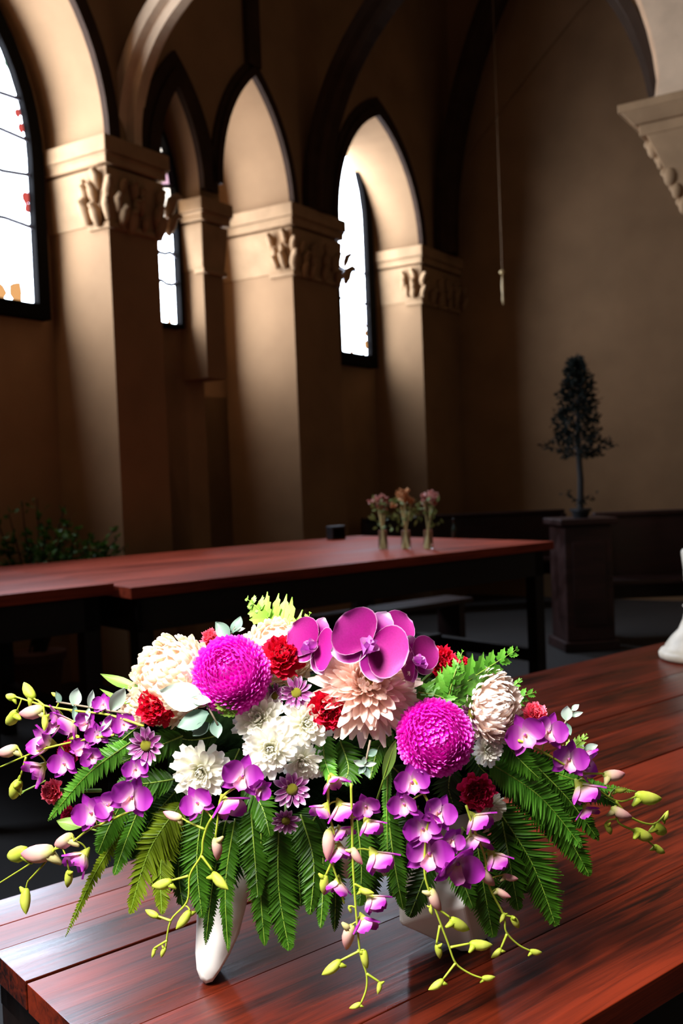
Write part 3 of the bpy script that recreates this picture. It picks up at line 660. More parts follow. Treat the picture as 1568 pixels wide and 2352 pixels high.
WHITE = [(17, -0.05, 0.98, 0.06, 0.00), (17, 0.16, 0.92, 0.06, 0.03), (16, 0.38, 0.82, 0.06, 0.06), (14, 0.60, 0.70, 0.06, 0.09), (12, 0.82, 0.57, 0.06, 0.11), (9, 1.05, 0.44, 0.05, 0.12), (7, 1.28, 0.33, 0.04, 0.12)]
PR_BLUNT = [0.4, 0.55, 0.74, 0.92, 1.0, 0.95, 0.5]
PINK = [(30, -0.45, 1.0, 0.08, -0.06), (30, -0.25, 0.99, 0.08, -0.03), (30, -0.06, 0.96, 0.08, 0.0), (29, 0.13, 0.90, 0.09, 0.04), (28, 0.31, 0.83, 0.10, 0.07), (27, 0.49, 0.74, 0.11, 0.10), (25, 0.66, 0.65, 0.12, 0.12), (22, 0.82, 0.55, 0.13, 0.14), (19, 0.97, 0.46, 0.14, 0.15), (15, 1.1, 0.36, 0.13, 0.15), (10, 1.2, 0.26, 0.1, 0.15)]

def pompon(P, axis, rad, label, group, mat, core, n, roll=0, seed=2, sq=(1, 1, 0.85), L=0.36, pw=0.46, name='chrysanthemum', lo=-0.6):
    """incurved bloom: overlapping cupped petals all over a ball"""
    R = random.Random(seed); t = thing(name, label, 'flower', frame(P, axis, roll), group); stem_of(t, 0.09)
    q = MB(); q.ball((0, 0, 0), 1, 16, 12, sq); link('flower_centre', q.mesh('flower_centre', M[core], True), t, Matrix.Scale(rad * 0.80, 4))
    me = mesh(('pom', mat, pw), lambda: petal_mb(1, pw, PR_MUM, 0.22, 0.7, 4, 6).mesh('petal', M[mat], True))
    for k in range(n):
        z = max(-1, min(1, 1 - (1 - lo) * (k + 0.5) / n + R.uniform(-0.06, 0.06))); a = k * 2.39996 + R.uniform(-0.16, 0.16); r = math.sqrt(max(0, 1 - z * z))
        nr = Vector((r * math.cos(a), r * math.sin(a), z)); base = Vector((nr.x * sq[0], nr.y * sq[1], nr.z * sq[2])) * rad * 0.80
        down = Vector((math.cos(a), math.sin(a), 0)) * max(0.1, z) - Vector((0, 0, 1)) * r       # away from the crown
        d = (-down * 0.45 + nr * 1.0 + rv(R) * 0.22).normalized()
        yv = d.cross(nr); yv.normalize(); zv = -(d.cross(yv)); zv = d.cross(yv)
        if zv.dot(nr) > 0: zv = -zv; yv = -yv
        mm = Matrix((d, yv, zv)).transposed().to_4x4()
        s = rad * L * R.uniform(0.85, 1.15) * (0.75 + 0.35 * r)
        link('petal', me, t, Matrix.Translation(base + nr * rad * 0.02 - d * s * 0.35) @ mm @ Matrix.Rotation(R.uniform(-.25, .25), 4, 'X') @ Matrix.Scale(s, 4))
    return t
def magenta_ball(P, axis, rad, label, seed):
    R = random.Random(seed); t = thing('pompon_chrysanthemum', label, 'flower', frame(P, axis), 'magenta pompon chrysanthemums'); stem_of(t, 0.09)
    q = MB(); q.ball((0, 0, 0), rad * 0.86, 20, 14); q.build('flower_centre', M['magenta_core'], t, True)
    f = MB(); n = 640
    for k in range(n):
        z = 1 - 1.75 * (k + 0.5) / n; a = k * 2.39996; r = math.sqrt(max(0, 1 - z * z)); nr = Vector((r * math.cos(a), r * math.sin(a), z))
        cen = Vector((-math.cos(a) * z, -math.sin(a) * z, r)) if True else nr
        d = (nr * 1.0 + cen * 0.55 + rv(R) * 0.25).normalized(); yv = d.cross(nr + rv(R) * 0.05).normalized(); zv = yv.cross(d)
        base = nr * rad * 0.84; L = rad * R.uniform(0.17, 0.25); w = rad * 0.052
        prof = [(0, 0.6), (0.45, 1.0), (0.8, 1.0), (1, 0.35)]; v = []; uv = []
        for (tt, kk) in prof:
            c = base + d * (L * tt) + cen * (L * 0.35 * tt * tt)
            for s in (-1, 0, 1): v.append(c + yv * (w * kk * s) + zv * (0.5 * w * kk * (1 - abs(s)) * -1)); uv.append((s, tt))
        f.add(v, [(i * 3 + j, i * 3 + j + 1, (i + 1) * 3 + j + 1, (i + 1) * 3 + j) for i in range(3) for j in range(2)], uv)
    o = f.build('florets', M['floret'], t, True); o['kind'] = 'stuff'
    return t
def carnation(P, axis, rad, label, mat, seed, roll=0, flat=0.8):
    R = random.Random(seed); t = thing('carnation', label, 'flower', frame(P, axis, roll), 'red and pink carnations'); stem_of(t, 0.08)
    q = MB(); q.lathe([(0.16, -1.05), (0.26, -0.95), (0.33, -0.4), (0.42, 0.0), (0.3, 0.05)], n=12); link('calyx', mesh('calyx', lambda: q.mesh('calyx', M['calyx'], True)), t, Matrix.Scale(rad, 4))
    q2 = MB(); q2.ball((0, 0, 0.1), 0.55, 12, 8); link('flower_centre', mesh(('cc', mat), lambda: q2.mesh('flower_centre', M['red_core'], True)), t, Matrix.Scale(rad, 4))
    variants = [mesh(('carn', mat, k), lambda: petal_mb(1, 1.25, PR_FAN, 0.04, 0.35, 10, 5, 0.085, 3 + k % 3, k).mesh('petal', M[mat], True)) for k in range(5)]
    for (n, tilt, L, z0) in [(8, 0.0, 1.0, -0.18), (9, 0.35, 0.98, -0.1), (9, 0.7, 0.94, -0.05), (7, 1.02, 0.88, 0.0), (5, 1.3, 0.82, 0.0)]:
        for k in range(n):
            link('petal', R.choice(variants), t, PM(2 * PI * (k + R.uniform(-.3, .3)) / n + tilt * 2, tilt + R.uniform(-.16, .16), 0.04 * rad, z0 * rad, L * rad * R.uniform(0.86, 1.08), R.uniform(-.4, .4), R.uniform(.8, 1.1)))
    return t
def daisy(P, axis, rad, label, seed, n=14):
    R = random.Random(seed); t = thing('daisy', label, 'flower', frame(P, axis, R.random() * 6), 'purple daisies with white tips'); stem_of(t, 0.06, 0.002)
    q = MB(); q.ball((0, 0, 0.06), 0.30, 14, 8, (1, 1, 0.55)); link('disc', mesh('daisy_disc', lambda: q.mesh('disc', M['daisy_core'], True)), t, Matrix.Scale(rad, 4))
    me = mesh('daisy_petal', lambda: petal_mb(1, 0.34, [0.5, 0.75, 0.95, 1.05, 1.0, 0.8, 0.2], 0.18, 0.2, 4, 6).mesh('petal', M['daisy_petal'], True))
    for k in range(n):
        link('petal', me, t, PM(2 * PI * (k + R.uniform(-.2, .2)) / n, R.uniform(-0.05, 0.3), 0.14 * rad, 0, rad * R.uniform(0.78, 0.92), R.uniform(-.3, .3)))
    for k in range(5):
        link('petal', me, t, PM(R.random() * 6.28, R.uniform(0.35, 0.7), 0.16 * rad, 0.03 * rad, rad * R.uniform(0.45, 0.6), R.uniform(-.3, .3)))
    return t

def lip_mesh(mat):
    q = petal_mb(1, 0.85, [0.3, 0.5, 0.6, 0.85, 1.0, 0.8, 0.15], 0.30, 0.35, 6, 6, 0.03, 3, 4)
    q.lathe([(0.05, 0), (0.10, 0.10), (0.09, 0.25), (0.02, 0.32)], n=8)
    return q.mesh('blossom', M[mat], True)
def blossom(spray, P, axis, size, roll, openness=1.0, pale=False):
    """dendrobium flower: lip and column, two broad petals, three sepals; axis is where it faces"""
    r = size / 2; inv = spray.matrix_basis.inverted()
    b = link('blossom', mesh('dlip', lambda: lip_mesh('dendro_lip')), spray, inv @ frame(P, axis, roll) @ Matrix.Rotation(-PI / 2, 4, 'Z') @ Matrix.Rotation(-(0.45 + 0.5 * (1 - openness)), 4, 'Y') @ Matrix.Scale(r * 0.72, 4))
    base = (Matrix.Rotation(-PI / 2, 4, 'Z') @ Matrix.Rotation(-(0.45 + 0.5 * (1 - openness)), 4, 'Y') @ Matrix.Scale(r * 0.72, 4)).inverted()
    half_ = openness < 0.7
    mp = mesh(('dpet', half_), lambda: petal_mb(1, 0.8 if half_ else 1.0, PR_ROUND, 0.10, 0.22, 6, 7).mesh('petal', M['dendro_half' if half_ else 'dendro'], True))
    ms = mesh(('dsep', pale), lambda: petal_mb(1, 0.52, PR_POINT, 0.12, 0.12, 4, 6).mesh('sepal', M['dendro_half' if pale else 'dendro'], True))
    tl = 0.12 + (1 - openness) * 1.0
    for (a, sc_) in ((20, 1.0), (160, 1.0)): link('petal', mp, b, base @ PM(math.radians(a), tl + 0.05, 0.02 * r, 0.03 * r, r * sc_))
    for (a, sc_) in ((90, 1.02), (218, 0.95), (322, 0.95)): link('sepal', ms, b, base @ PM(math.radians(a), tl - 0.10, 0.02 * r, 0, r * sc_))
    if half_:
        q = MB(); q.lathe([(0.03, -0.16), (0.10, -0.05), (0.19, 0.12), (0.24, 0.30), (0.2, 0.32)], n=10)
        link('calyx', mesh('dcalyx', lambda: q.mesh('calyx', M['bud_green'], True)), b, base @ Matrix.Scale(r, 4))
    return b
def bud_mesh(mat, pink):
    """pointed oval bud along +x with the little chin at its base"""
    q = MB(); n = 10; prof = [(0.0, 0.07), (0.10, 0.15), (0.28, 0.205), (0.5, 0.215), (0.72, 0.17), (0.9, 0.085), (1.0, 0.012)]
    v = []; uv = []
    for (x, r) in prof:
        for j in range(n):
            a = 2 * PI * j / n; v.append((x, r * math.cos(a) * (1 + 0.05 * math.cos(3 * a)), r * math.sin(a) - 0.05 * math.sin(PI * x))); uv.append((0, x))
    f = [(i * n + j, i * n + (j + 1) % n, (i + 1) * n + (j + 1) % n, (i + 1) * n + j) for i in range(len(prof) - 1) for j in range(n)]
    q.add(v, f + [tuple(range(n - 1, -1, -1))], uv)
    b0 = len(q.v); q.tube([(0.16, 0, -0.08), (0.05, 0, -0.24), (-0.06, 0, -0.36)], [0.15, 0.10, 0.045], 8)
    q.uv[b0:] = [(0, 0.1)] * (len(q.v) - b0)
    return q.mesh('bud', M[mat], True)

def qb(p, a, b, t): return p * (1 - t) ** 2 + a * 2 * t * (1 - t) + b * t * t
def spray(label, stems, flowers, buds, d=-0.03, seed=0):
    """stems: list of pixel polylines; flowers (x, y, size, ax, ay, roll deg, openness, pale); buds (bx, by, tx, ty, pink)"""
    R = random.Random(seed); first = stems[0][0]; base = A3(*first, d)
    t = thing('orchid_spray', label, 'orchid', Matrix.Translation(base), 'purple orchid sprays'); nodes = []
    for st in stems:
        pts = [A3(x, y, d) for (x, y) in st]; sm = []
        for i in range(len(pts) - 1):
            p0 = pts[max(0, i - 1)]; p1 = pts[i]; p2 = pts[i + 1]; p3 = pts[min(len(pts) - 1, i + 2)]
            for k in range(5):
                u = k / 5; sm.append(0.5 * ((2 * p1) + (p2 - p0) * u + (2 * p0 - 5 * p1 + 4 * p2 - p3) * u * u + (3 * p1 - p0 - 3 * p2 + p3) * u ** 3))
        sm.append(pts[-1]); nodes += sm; q = MB(); L = len(sm)
        q.tube([p - base for p in sm], [0.0017 - 0.0006 * i / L for i in range(L)], 6); q.build('stem', M['orchid_stem'], t, True)
    def stalk(P, back, pale):
        nd = min(nodes, key=lambda n: (n - P).length); mid = (nd + P) / 2 + back * (P - nd).length * 0.3
        if (nd - P).length < 0.003: return
        q = MB(); q.tube([qb(nd, mid, P, k / 6) - base for k in range(7)], [0.0010] * 6 + [0.0013], 6); q.build('flower_stalk', M['orchid_stem'], t, True)
    for (x, y, size, ax, ay, roll, op, pale) in flowers:
        k = A3(x, y, d).y / F; sz = size * k; 
        if op < 0.7: q_ = 0.9 / max(0.2, math.hypot(ax, ay)); ax *= q_; ay *= q_
        axis = face(ax, ay); P = A3(x, y, d + 0.002) - axis * (0.45 * sz if op < 0.7 else 0.0)
        blossom(t, P, axis, sz * (1.12 if op > 0.7 else 1.75), math.radians(roll), op, pale); stalk(P, -axis, pale)
    for (bx, by, tx, ty, pink) in buds:
        a = A3(bx, by, d); b_ = A3(tx, ty, d); dv = b_ - a; dv += -FW * dv.length * R.uniform(-0.2, 0.35); L = max(dv.length, 0.008)
        z = (UP * R.uniform(0.2, 1) + RT * R.uniform(-0.8, 0.8)); z = z - dv.normalized() * z.dot(dv.normalized()); z.normalize(); x_ = dv.normalized(); y_ = z.cross(x_)
        mm = Matrix((x_, y_, z)).transposed().to_4x4(); me = mesh(('bud', pink), lambda: bud_mesh('bud_pink' if pink else 'bud_green', pink))
        link('bud', me, t, Matrix.Translation(a - base) @ mm @ Matrix.Scale(L * 1.05, 4)); stalk(a, (a - b_).normalized(), pink)
    return t

def phal(P, axis, size, roll, label, seed, openness=1.0):
    R = random.Random(seed); t = thing('moth_orchid', label, 'orchid', frame(P, axis, roll), 'magenta moth orchids'); r = size / 2; stem_of(t, 0.07, 0.0022)
    big = mesh('php', lambda: petal_mb(1, 1.28, [0.22, 0.8, 1.0, 1.04, 0.98, 0.80, 0.25], 0.06, 0.15, 8, 8).mesh('petal', M['phal'], True))
    sep = mesh('phs', lambda: petal_mb(1, 0.78, [0.3, 0.7, 0.95, 1.0, 0.92, 0.7, 0.15], 0.06, 0.12, 6, 7).mesh('sepal', M['phal_dark'], True))
    tl = 0.1 + (1 - openness)
    for a in (12, 168): link('petal', big, t, PM(math.radians(a), tl + 0.04, 0.02 * r, 0.03 * r, r))
    for (a, s) in ((90, 0.95), (222, 0.95), (318, 0.95)): link('sepal', sep, t, PM(math.radians(a), tl - 0.12, 0.0, 0, r * s))
    q = petal_mb(0.42, 0.36, [0.4, 0.9, 1.0, 0.8, 0.5, 0.3, 0.1], 0.45, 0.5, 6, 6); lp = link('lip', mesh('phl', lambda: q.mesh('lip', M['phal_lip'], True)), t, PM(-PI / 2, 0.75, 0.03 * r, 0.02 * r, r * 1.5))
    for sx in (-1, 1):
        q3 = petal_mb(0.34, 0.30, PR_ROUND, 0.25, 1.2, 5, 5); link('side_lobe', mesh('phsl', lambda: q3.mesh('side_lobe', M['phal_lip'], True)), t, PM(-PI / 2 + sx * 1.0, 0.95, 0.03 * r, 0.02 * r, r * 1.45))
    q4 = MB(); q4.ball((0, 0, 0.15), 0.10, 10, 8, (1, 1, 1.5)); link('column', mesh('phc', lambda: q4.mesh('column', M['phal_lip'], True)), t, Matrix.Scale(r, 4))
    return t

def frond(pts, width, label, mat='fern', n=26, d0=0.02, d1=0.0, group='fern fronds', style='sword', arch=0.0, nf=None, seed=0, singly=None, tipy=None):
    """fern frond through pixel points; width in pixels; leaflets on both sides of the rib"""
    R = random.Random(seed * 7 + int(pts[0][0])); k3 = len(pts)
    P3 = [A3(x, y, d0 + (d1 - d0) * i / (k3 - 1)) for i, (x, y) in enumerate(pts)]; base = P3[0]
    t = thing('fern_frond', label, 'fern', Matrix.Translation(base), group); sm = []
    for i in range(k3 - 1):
        p0, p1, p2, p3 = P3[max(0, i - 1)], P3[i], P3[i + 1], P3[min(k3 - 1, i + 2)]
        for k in range(8):
            u = k / 8; sm.append(0.5 * ((2 * p1) + (p2 - p0) * u + (2 * p0 - 5 * p1 + 4 * p2 - p3) * u * u + (3 * p1 - p0 - 3 * p2 + p3) * u ** 3))
    sm.append(P3[-1]); L = len(sm) - 1
    q = MB(); q.tube([p - base for p in sm], [0.0013 - 0.0009 * i / L for i in range(L + 1)], 5); q.build('rachis', M['rachis'], t, True)
    wd = width * (sm[L // 2].y / F) / 2
    nrm0 = nf if nf is not None else face(R.uniform(-0.35, 0.35), R.uniform(0.1, 0.5))
    single = singly if singly is not None else (style == 'leather')
    allm = MB()
    if style == 'leather': me = mesh(('pinna_big', mat), lambda: pinna_mb(True).mesh('leaflet', M[mat], False))
    pin = pinna_mb(style == 'leather')
    for k in range(n):
        u = 0.06 + 0.93 * (k / (n - 1)); f = u * L; i = min(int(f), L - 1); P = sm[i].lerp(sm[i + 1], f - i); tg = (sm[min(L, i + 1)] - sm[max(0, i - 1)]).normalized()
        nr = (nrm0 - tg * nrm0.dot(tg)).normalized(); side = tg.cross(nr)
        if style == 'leather': w = wd * (1.0 - u) ** 0.75 * (0.55 + 0.45 * min(1, u / 0.12)) + wd * 0.10
        else: w = wd * min(1.0, 0.45 + u / 0.35) * (1 - max(0, (u - 0.35) / 0.65) ** 1.7) + wd * 0.06
        for sg in (-1, 1):
            swp = (0.75 if style == 'leather' else 0.50) + 0.35 * u; d = (side * sg * math.cos(swp) + tg * math.sin(swp) - nr * R.uniform(0.0, 0.35)).normalized()
            x_ = d; y_ = nr.cross(x_).normalized(); z_ = x_.cross(y_); mm = Matrix((x_, y_, z_)).transposed().to_4x4()
            ln = w * R.uniform(0.92, 1.08); gap = (sm[-1] - sm[0]).length / n; ww = min(gap * (1.45 if style != 'leather' else 1.5), ln * 0.6)
            MM = Matrix.Translation(P - base) @ mm @ Matrix.Rotation(R.uniform(-.35, .35), 4, 'X') @ Matrix.Diagonal((ln, ww, ln, 1))
            if single: link('leaflet', me, t, MM)
            else: allm.add([MM @ Vector(v) for v in pin.v], pin.f, pin.uv)
    if not single:
        o = allm.build('leaflets', M[mat], t, False); o['kind'] = 'stuff'
    return t
def pinna_mb(big):
    """one leaflet along +x, width 1 in y, toothed edge when big"""
    q = MB(); st = 7 if big else 4; v = []; uv = []
    for i in range(st + 1):
        t = i / st; w = 0.5 * (1 - t ** 2.2) * (0.7 + 0.3 * min(1, t * 5)) + 0.015
        if big: w *= (1.18 if i % 2 else 0.80)
        z = -0.10 * t * t
        v += [(t - (0.05 if big and i % 2 == 0 else 0), -w, z + 0.03), (t, 0, z), (t - (0.05 if big and i % 2 == 0 else 0), w, z + 0.03)]; uv += [(-1, t), (0, t), (1, t)]
    q.add(v, [(i * 3 + j, (i + 1) * 3 + j, (i + 1) * 3 + j + 1, i * 3 + j + 1) for i in range(st) for j in range(2)], uv); return q
def euc_mesh(mat): return petal_mb(1, 0.72, [0.15, 0.7, 1.0, 1.0, 0.85, 0.5, 0.03], 0.10, 0.25, 6, 7).mesh('leaf', M[mat], True)
def euc(label, stem, leaves, d=-0.02):
    """eucalyptus twig: leaves are (base x, base y, tip x, tip y, width factor, dark)"""
    base = A3(*stem[0], d); t = thing('eucalyptus_twig', label, 'eucalyptus', Matrix.Translation(base), 'eucalyptus twigs'); pts = [A3(x, y, d) - base for (x, y) in stem]
    q = MB(); q.tube(pts, 0.0013, 6); q.build('twig', M['twig'], t, True); R = random.Random(len(label))
    for (bx, by, tx, ty, wf, dk) in leaves:
        a = A3(bx, by, d); b_ = A3(tx, ty, d - 0.004); x_ = (b_ - a); L = x_.length; x_.normalize(); z = face(R.uniform(-.5, .5), R.uniform(0.1, .6)); z = (z - x_ * z.dot(x_)).normalized(); y_ = z.cross(x_)
        me = mesh(('euc', dk), lambda: euc_mesh('euc_dark' if dk else 'euc')); link('leaf', me, t, Matrix.Translation(a - base) @ Matrix((x_, y_, z)).transposed().to_4x4() @ Matrix.Diagonal((L, L * wf, L, 1)))
    return t
def px(n, x, y): return n * Yd(x, y) / F

# container: white ceramic trough on two shaped feet, foam inside
cbase = Vector((0.0, 1.42, 0.76))
cont = thing('flower_planter', 'white ceramic planter with two shaped feet under the flowers', 'planter', Matrix.Translation(cbase))
q = MB(); q.lathe([(0.10, 0.10), (0.16, 0.11), (0.20, 0.15), (0.215, 0.19), (0.205, 0.19), (0.19, 0.155), (0.15, 0.13)], n=40, sx=1.0, sy=0.52); q.build('trough', M['ceramic'], cont, True)
YL = 1.283; outline = [(447, 2010), (446, 2100), (445, 2200), (449, 2232), (458, 2252), (472, 2262), (488, 2258), (505, 2236), (526, 2202), (546, 2160), (560, 2105), (568, 2050), (572, 2000)]
lm = MB(); fr = [at(x, y, YL) - cbase for (x, y) in outline]; zmin = min(p.z for p in fr); fr = [p - Vector((0, 0, zmin)) for p in fr]
cc = sum(fr, Vector()) / len(fr); layers = [(0.0, 0.90), (-0.012, 0.985), (0.0, 1.0), (0.03, 1.0), (0.055, 0.9)]
n_ = len(fr); vv = []
for k, (dy, s) in enumerate([(-0.010, 0.80), (-0.004, 0.95), (0.004, 1.0), (0.045, 1.0), (0.06, 0.9)]):
    for p in fr: r = cc + (p - cc) * s; r.z = max(p.z * 0.0, r.z); vv.append(r + Vector((0, dy + 0.25 * max(0, p.z) , 0)))
ff = [tuple(range(n_))[::-1], tuple(4 * n_ + j for j in range(n_))]
for k in range(4):
    for j in range(n_): ff.append((k * n_ + j, k * n_ + (j + 1) % n_, (k + 1) * n_ + (j + 1) % n_, (k + 1) * n_ + j))
lm.add(vv, ff); lm.build('foot', M['ceramic'], cont, True)
rp = [at(917, 2122, 1.315), at(1070, 2080, 1.30), at(912, 1985, 1.335), at(1062, 1985, 1.33), onz(1058, 2187, 0.7602), onz(1090, 2186, 0.7602), onz(1122, 2153, 0.7602), at(1100, 2080, 1.36), at(1080, 1985, 1.40), at(930, 1985, 1.42), at(930, 2110, 1.40), onz(1080, 2150, 0.7602)]
bm = bmesh.new(); [bm.verts.new(p - cbase) for p in rp]; bmesh.ops.convex_hull(bm, input=bm.verts); me = bpy.data.meshes.new('foot'); bm.to_mesh(me); bm.free(); me.materials.append(M['ceramic'])
o = link('foot', me, cont); bv = o.modifiers.new('bevel', 'BEVEL'); bv.width = 0.004; bv.segments = 3; bv.limit_method = 'ANGLE'
q = MB(); R0 = random.Random(4); q.ball((0, 0, 0), 1, 36, 20)
q.v = [(x * 0.26 * (1 + 0.05 * R0.uniform(-1, 1)), y * 0.15 * (1 + 0.08 * R0.uniform(-1, 1)), z * 0.11 * (1 + 0.1 * R0.uniform(-1, 1))) for (x, y, z) in q.v]
foam = q.build('floral_foam', M['foam'], None, True); foam.location = (0.0, 1.44, 1.01); tag(foam, 'dark green floral foam hidden between the stems', 'foam')

# --- chrysanthemums
G = 'white spray chrysanthemums'
def wm(x, y, r, ax, ay, label, seed, d=0.0): mum(A3(x, y, d + 0.012), face(ax, ay), px(r, x, y), label, G, 'white_petal', 'white_core', WHITE, seed=seed, stemL=0.06, core_r=0.12, pw=0.31, prof=PR_BLUNT)
wm(598, 1652, 70, -0.25, 0.30, 'white chrysanthemum directly below the left magenta pompon', 1, 0.01)
wm(702, 1662, 66, 0.20, 0.32, 'white chrysanthemum touching the red carnation beside the pink bloom', 2, 0.0)
wm(622, 1718, 66, -0.05, 0.10, 'frontmost white chrysanthemum in the middle of the cluster', 3, -0.025)
wm(692, 1748, 52, 0.15, -0.30, 'lowest white chrysanthemum of the central cluster', 4, 0.0)
wm(736, 1752, 36, 0.4, -0.4, 'small white chrysanthemum peeking right under the central cluster', 5, 0.02)
wm(462, 1772, 72, -0.05, 0.05, 'lone white chrysanthemum left above the orchid with pink buds', 6, -0.01)
wm(1118, 1722, 40, 0.3, 0.1, 'small white chrysanthemum right of the right magenta pompon', 7, 0.01)
wm(1128, 1852, 40, 0.35, -0.3, 'small white chrysanthemum behind the lower right crimson carnation', 8, 0.01)
mum(A3(842, 1572, 0.005), face(0.02, 0.50), px(132, 842, 1578), 'large pale pink chrysanthemum under the moth orchids', 'large chrysanthemums', 'pink_petal', 'pink_core', PINK, seed=9, stemL=0.08, core_r=0.15, pw=0.20, prof=[0.5, 0.65, 0.85, 1.0, 0.98, 0.8, 0.25])
pompon(A3(398, 1562, 0.015), face(-0.55, 0.45), px(112, 398, 1562), 'large cream chrysanthemum at the upper left shoulder', 'large chrysanthemums', 'cream_petal', 'cream_petal', 270, seed=10, sq=(1.0, 1.05, 0.8), L=0.40, pw=0.40)
pompon(A3(318, 1628, 0.03), face(-0.5, 0.3), px(48, 318, 1628), 'small cream chrysanthemum left of the red carnation', 'large chrysanthemums', 'cream_petal', 'cream_petal', 110, seed=12, L=0.42)
pompon(A3(640, 1500, 0.05), face(-0.05, 0.75), px(98, 640, 1500), 'cream chrysanthemum behind the top red carnation', 'large chrysanthemums', 'cream_petal', 'cream_petal', 230, seed=13, sq=(1.05, 1, 0.75), L=0.36)
pompon(A3(1120, 1620, 0.02), face(0.5, 0.25), px(82, 1120, 1620), 'blush white chrysanthemum at the right shoulder', 'large chrysanthemums', 'blush_petal', 'blush_petal', 300, seed=14, sq=(0.85, 1.1, 0.9), L=0.62, pw=0.27)
magenta_ball(A3(532, 1550, -0.01), face(-0.05, 0.35), px(88, 532, 1550), 'bright magenta pompon chrysanthemum on the left', 15)
magenta_ball(A3(998, 1694, -0.02), face(0.1, 0.12), px(86, 998, 1694), 'bright magenta pompon chrysanthemum on the right', 16)

# --- carnations
for (x, y, r, ax, ay, mat, label, sd, d) in [
    (648, 1508, 50, 0.1, 0.6, 'red_petal', 'red carnation right of the left magenta pompon', 1, -0.01), (360, 1624, 44, -0.25, 0.15, 'red_petal', 'red carnation at left under the cream chrysanthemum', 2, -0.02),
    (754, 1632, 50, 0.2, 0.0, 'red_petal', 'dark red carnation tucked left under the pink chrysanthemum', 3, 0.0), (1012, 1524, 40, 0.3, 0.5, 'red_petal', 'red carnation right of the moth orchids', 4, 0.0),
    (1094, 1820, 42, 0.15, 0.1, 'crimson_petal', 'crimson carnation below the right magenta pompon', 5, -0.01), (1228, 1640, 28, 0.2, 0.6, 'coral_petal', 'coral pink carnation above the right orchids', 6, 0.01),
    (122, 1818, 28, -0.6, 0.2, 'coral_petal', 'coral pink carnation at the far left edge', 7, 0.0), (485, 1468, 26, -0.2, 0.7, 'coral_petal', 'pink carnation behind the left magenta pompon', 8, 0.05),
    (160, 1728, 30, -0.5, 0.2, 'crimson_petal', 'crimson carnation half hidden among the left orchids', 9, 0.03), (165, 1876, 26, -0.4, 0.1, 'crimson_petal', 'dark crimson carnation behind the low left orchid', 10, 0.03),
    (1060, 1530, 24, 0.4, 0.4, 'red_petal', 'small red carnation behind the upper right fern', 11, 0.03)]:
    carnation(A3(x, y, d + 0.01), face(ax, ay), px(r, x, y), label, mat, sd)

# --- daisies
for (x, y, r, ax, ay, label, sd, d) in [
    (680, 1592, 42, 0.1, 0.25, 'purple daisy between left pompon and pink chrysanthemum', 1, 0.0), (632, 1598, 34, -0.55, 0.2, 'purple daisy turned aside next to the left pompon', 2, 0.02),
    (336, 1712, 46, -0.15, 0.1, 'purple daisy left above the open orchid', 3, -0.02), (670, 1812, 48, 0.1, -0.05, 'purple daisy under the white chrysanthemum cluster', 4, -0.01),
    (656, 1884, 36, 0.05, -0.3, 'lower small purple daisy above the hanging ferns', 5, 0.0), (1082, 1640, 44, 0.45, 0.2, 'purple daisy right of the right magenta pompon', 6, 0.01), (1062, 1598, 30, 0.3, 0.4, 'small purple daisy above the right magenta pompon', 7, 0.02)]:
    daisy(A3(x, y, d), face(ax, ay), px(r, x, y), label, sd)

# --- moth orchids
phal(A3(846, 1482, -0.085), face(0.05, 0.18), px(178, 846, 1484), -0.55, 'front moth orchid at the top of the arrangement', 1)
phal(A3(728, 1484, -0.03), face(-0.60, 0.15), px(150, 728, 1484), -0.35, 'moth orchid turned left beside the top carnation', 2, 0.9)
phal(A3(893, 1462, -0.02), face(0.55, 0.35), px(130, 893, 1462), 0.4, 'moth orchid behind the front one turned right', 3, 0.85)
phal(A3(948, 1516, -0.02), face(0.62, 0.1), px(130, 948, 1516), 0.3, 'moth orchid at right beside the red carnation', 4, 0.9)

# --- orchid sprays
spray('orchid spray reaching far left above the others', [[(330, 1668), (250, 1642), (170, 1632), (100, 1620), (25, 1597)], [(100, 1620), (86, 1608)]],
      [(150, 1676, 66, -0.3, -0.2, 20, 0.55, True), (120, 1655, 60, -0.6, 0.1, 80, 0.5, True), (238, 1620, 52, -0.1, 0.3, 0, 0.9, False), (285, 1665, 58, 0.1, 0.2, 30, 0.95, False), (200, 1662, 60, -0.2, 0.0, -40, 0.9, False), (255, 1668, 50, 0.0, 0.1, 70, 0.95, False)],
      [(78, 1604, 54, 1570, False), (35, 1602, 14, 1597, False), (100, 1628, 50, 1636, True), (38, 1634, 13, 1664, False), (102, 1642, 104, 1676, False), (136, 1600, 120, 1590, False)], seed=1)
spray('orchid spray reaching left with a round bud at the picture edge', [[(262, 1688), (200, 1698), (150, 1708), (95, 1722), (50, 1740), (0, 1762)], [(60, 1738), (48, 1780)]],
      [(150, 1755, 76, -0.3, 0.0, 15, 0.95, False), (190, 1722, 60, -0.2, 0.2, -30, 0.9, False), (92, 1702, 74, -0.75, 0.3, 70, 0.3, True), (80, 1775, 66, -0.55, -0.4, 120, 0.35, True), (212, 1738, 56, 0.1, -0.1, 40, 0.9, False), (225, 1690, 58, 0.0, 0.1, 10, 0.95, False)],
      [(40, 1717, 2, 1724, True), (44, 1792, 26, 1836, False), (180, 1690, 160, 1696, False), (40, 1800, 48, 1825, False)], seed=2)
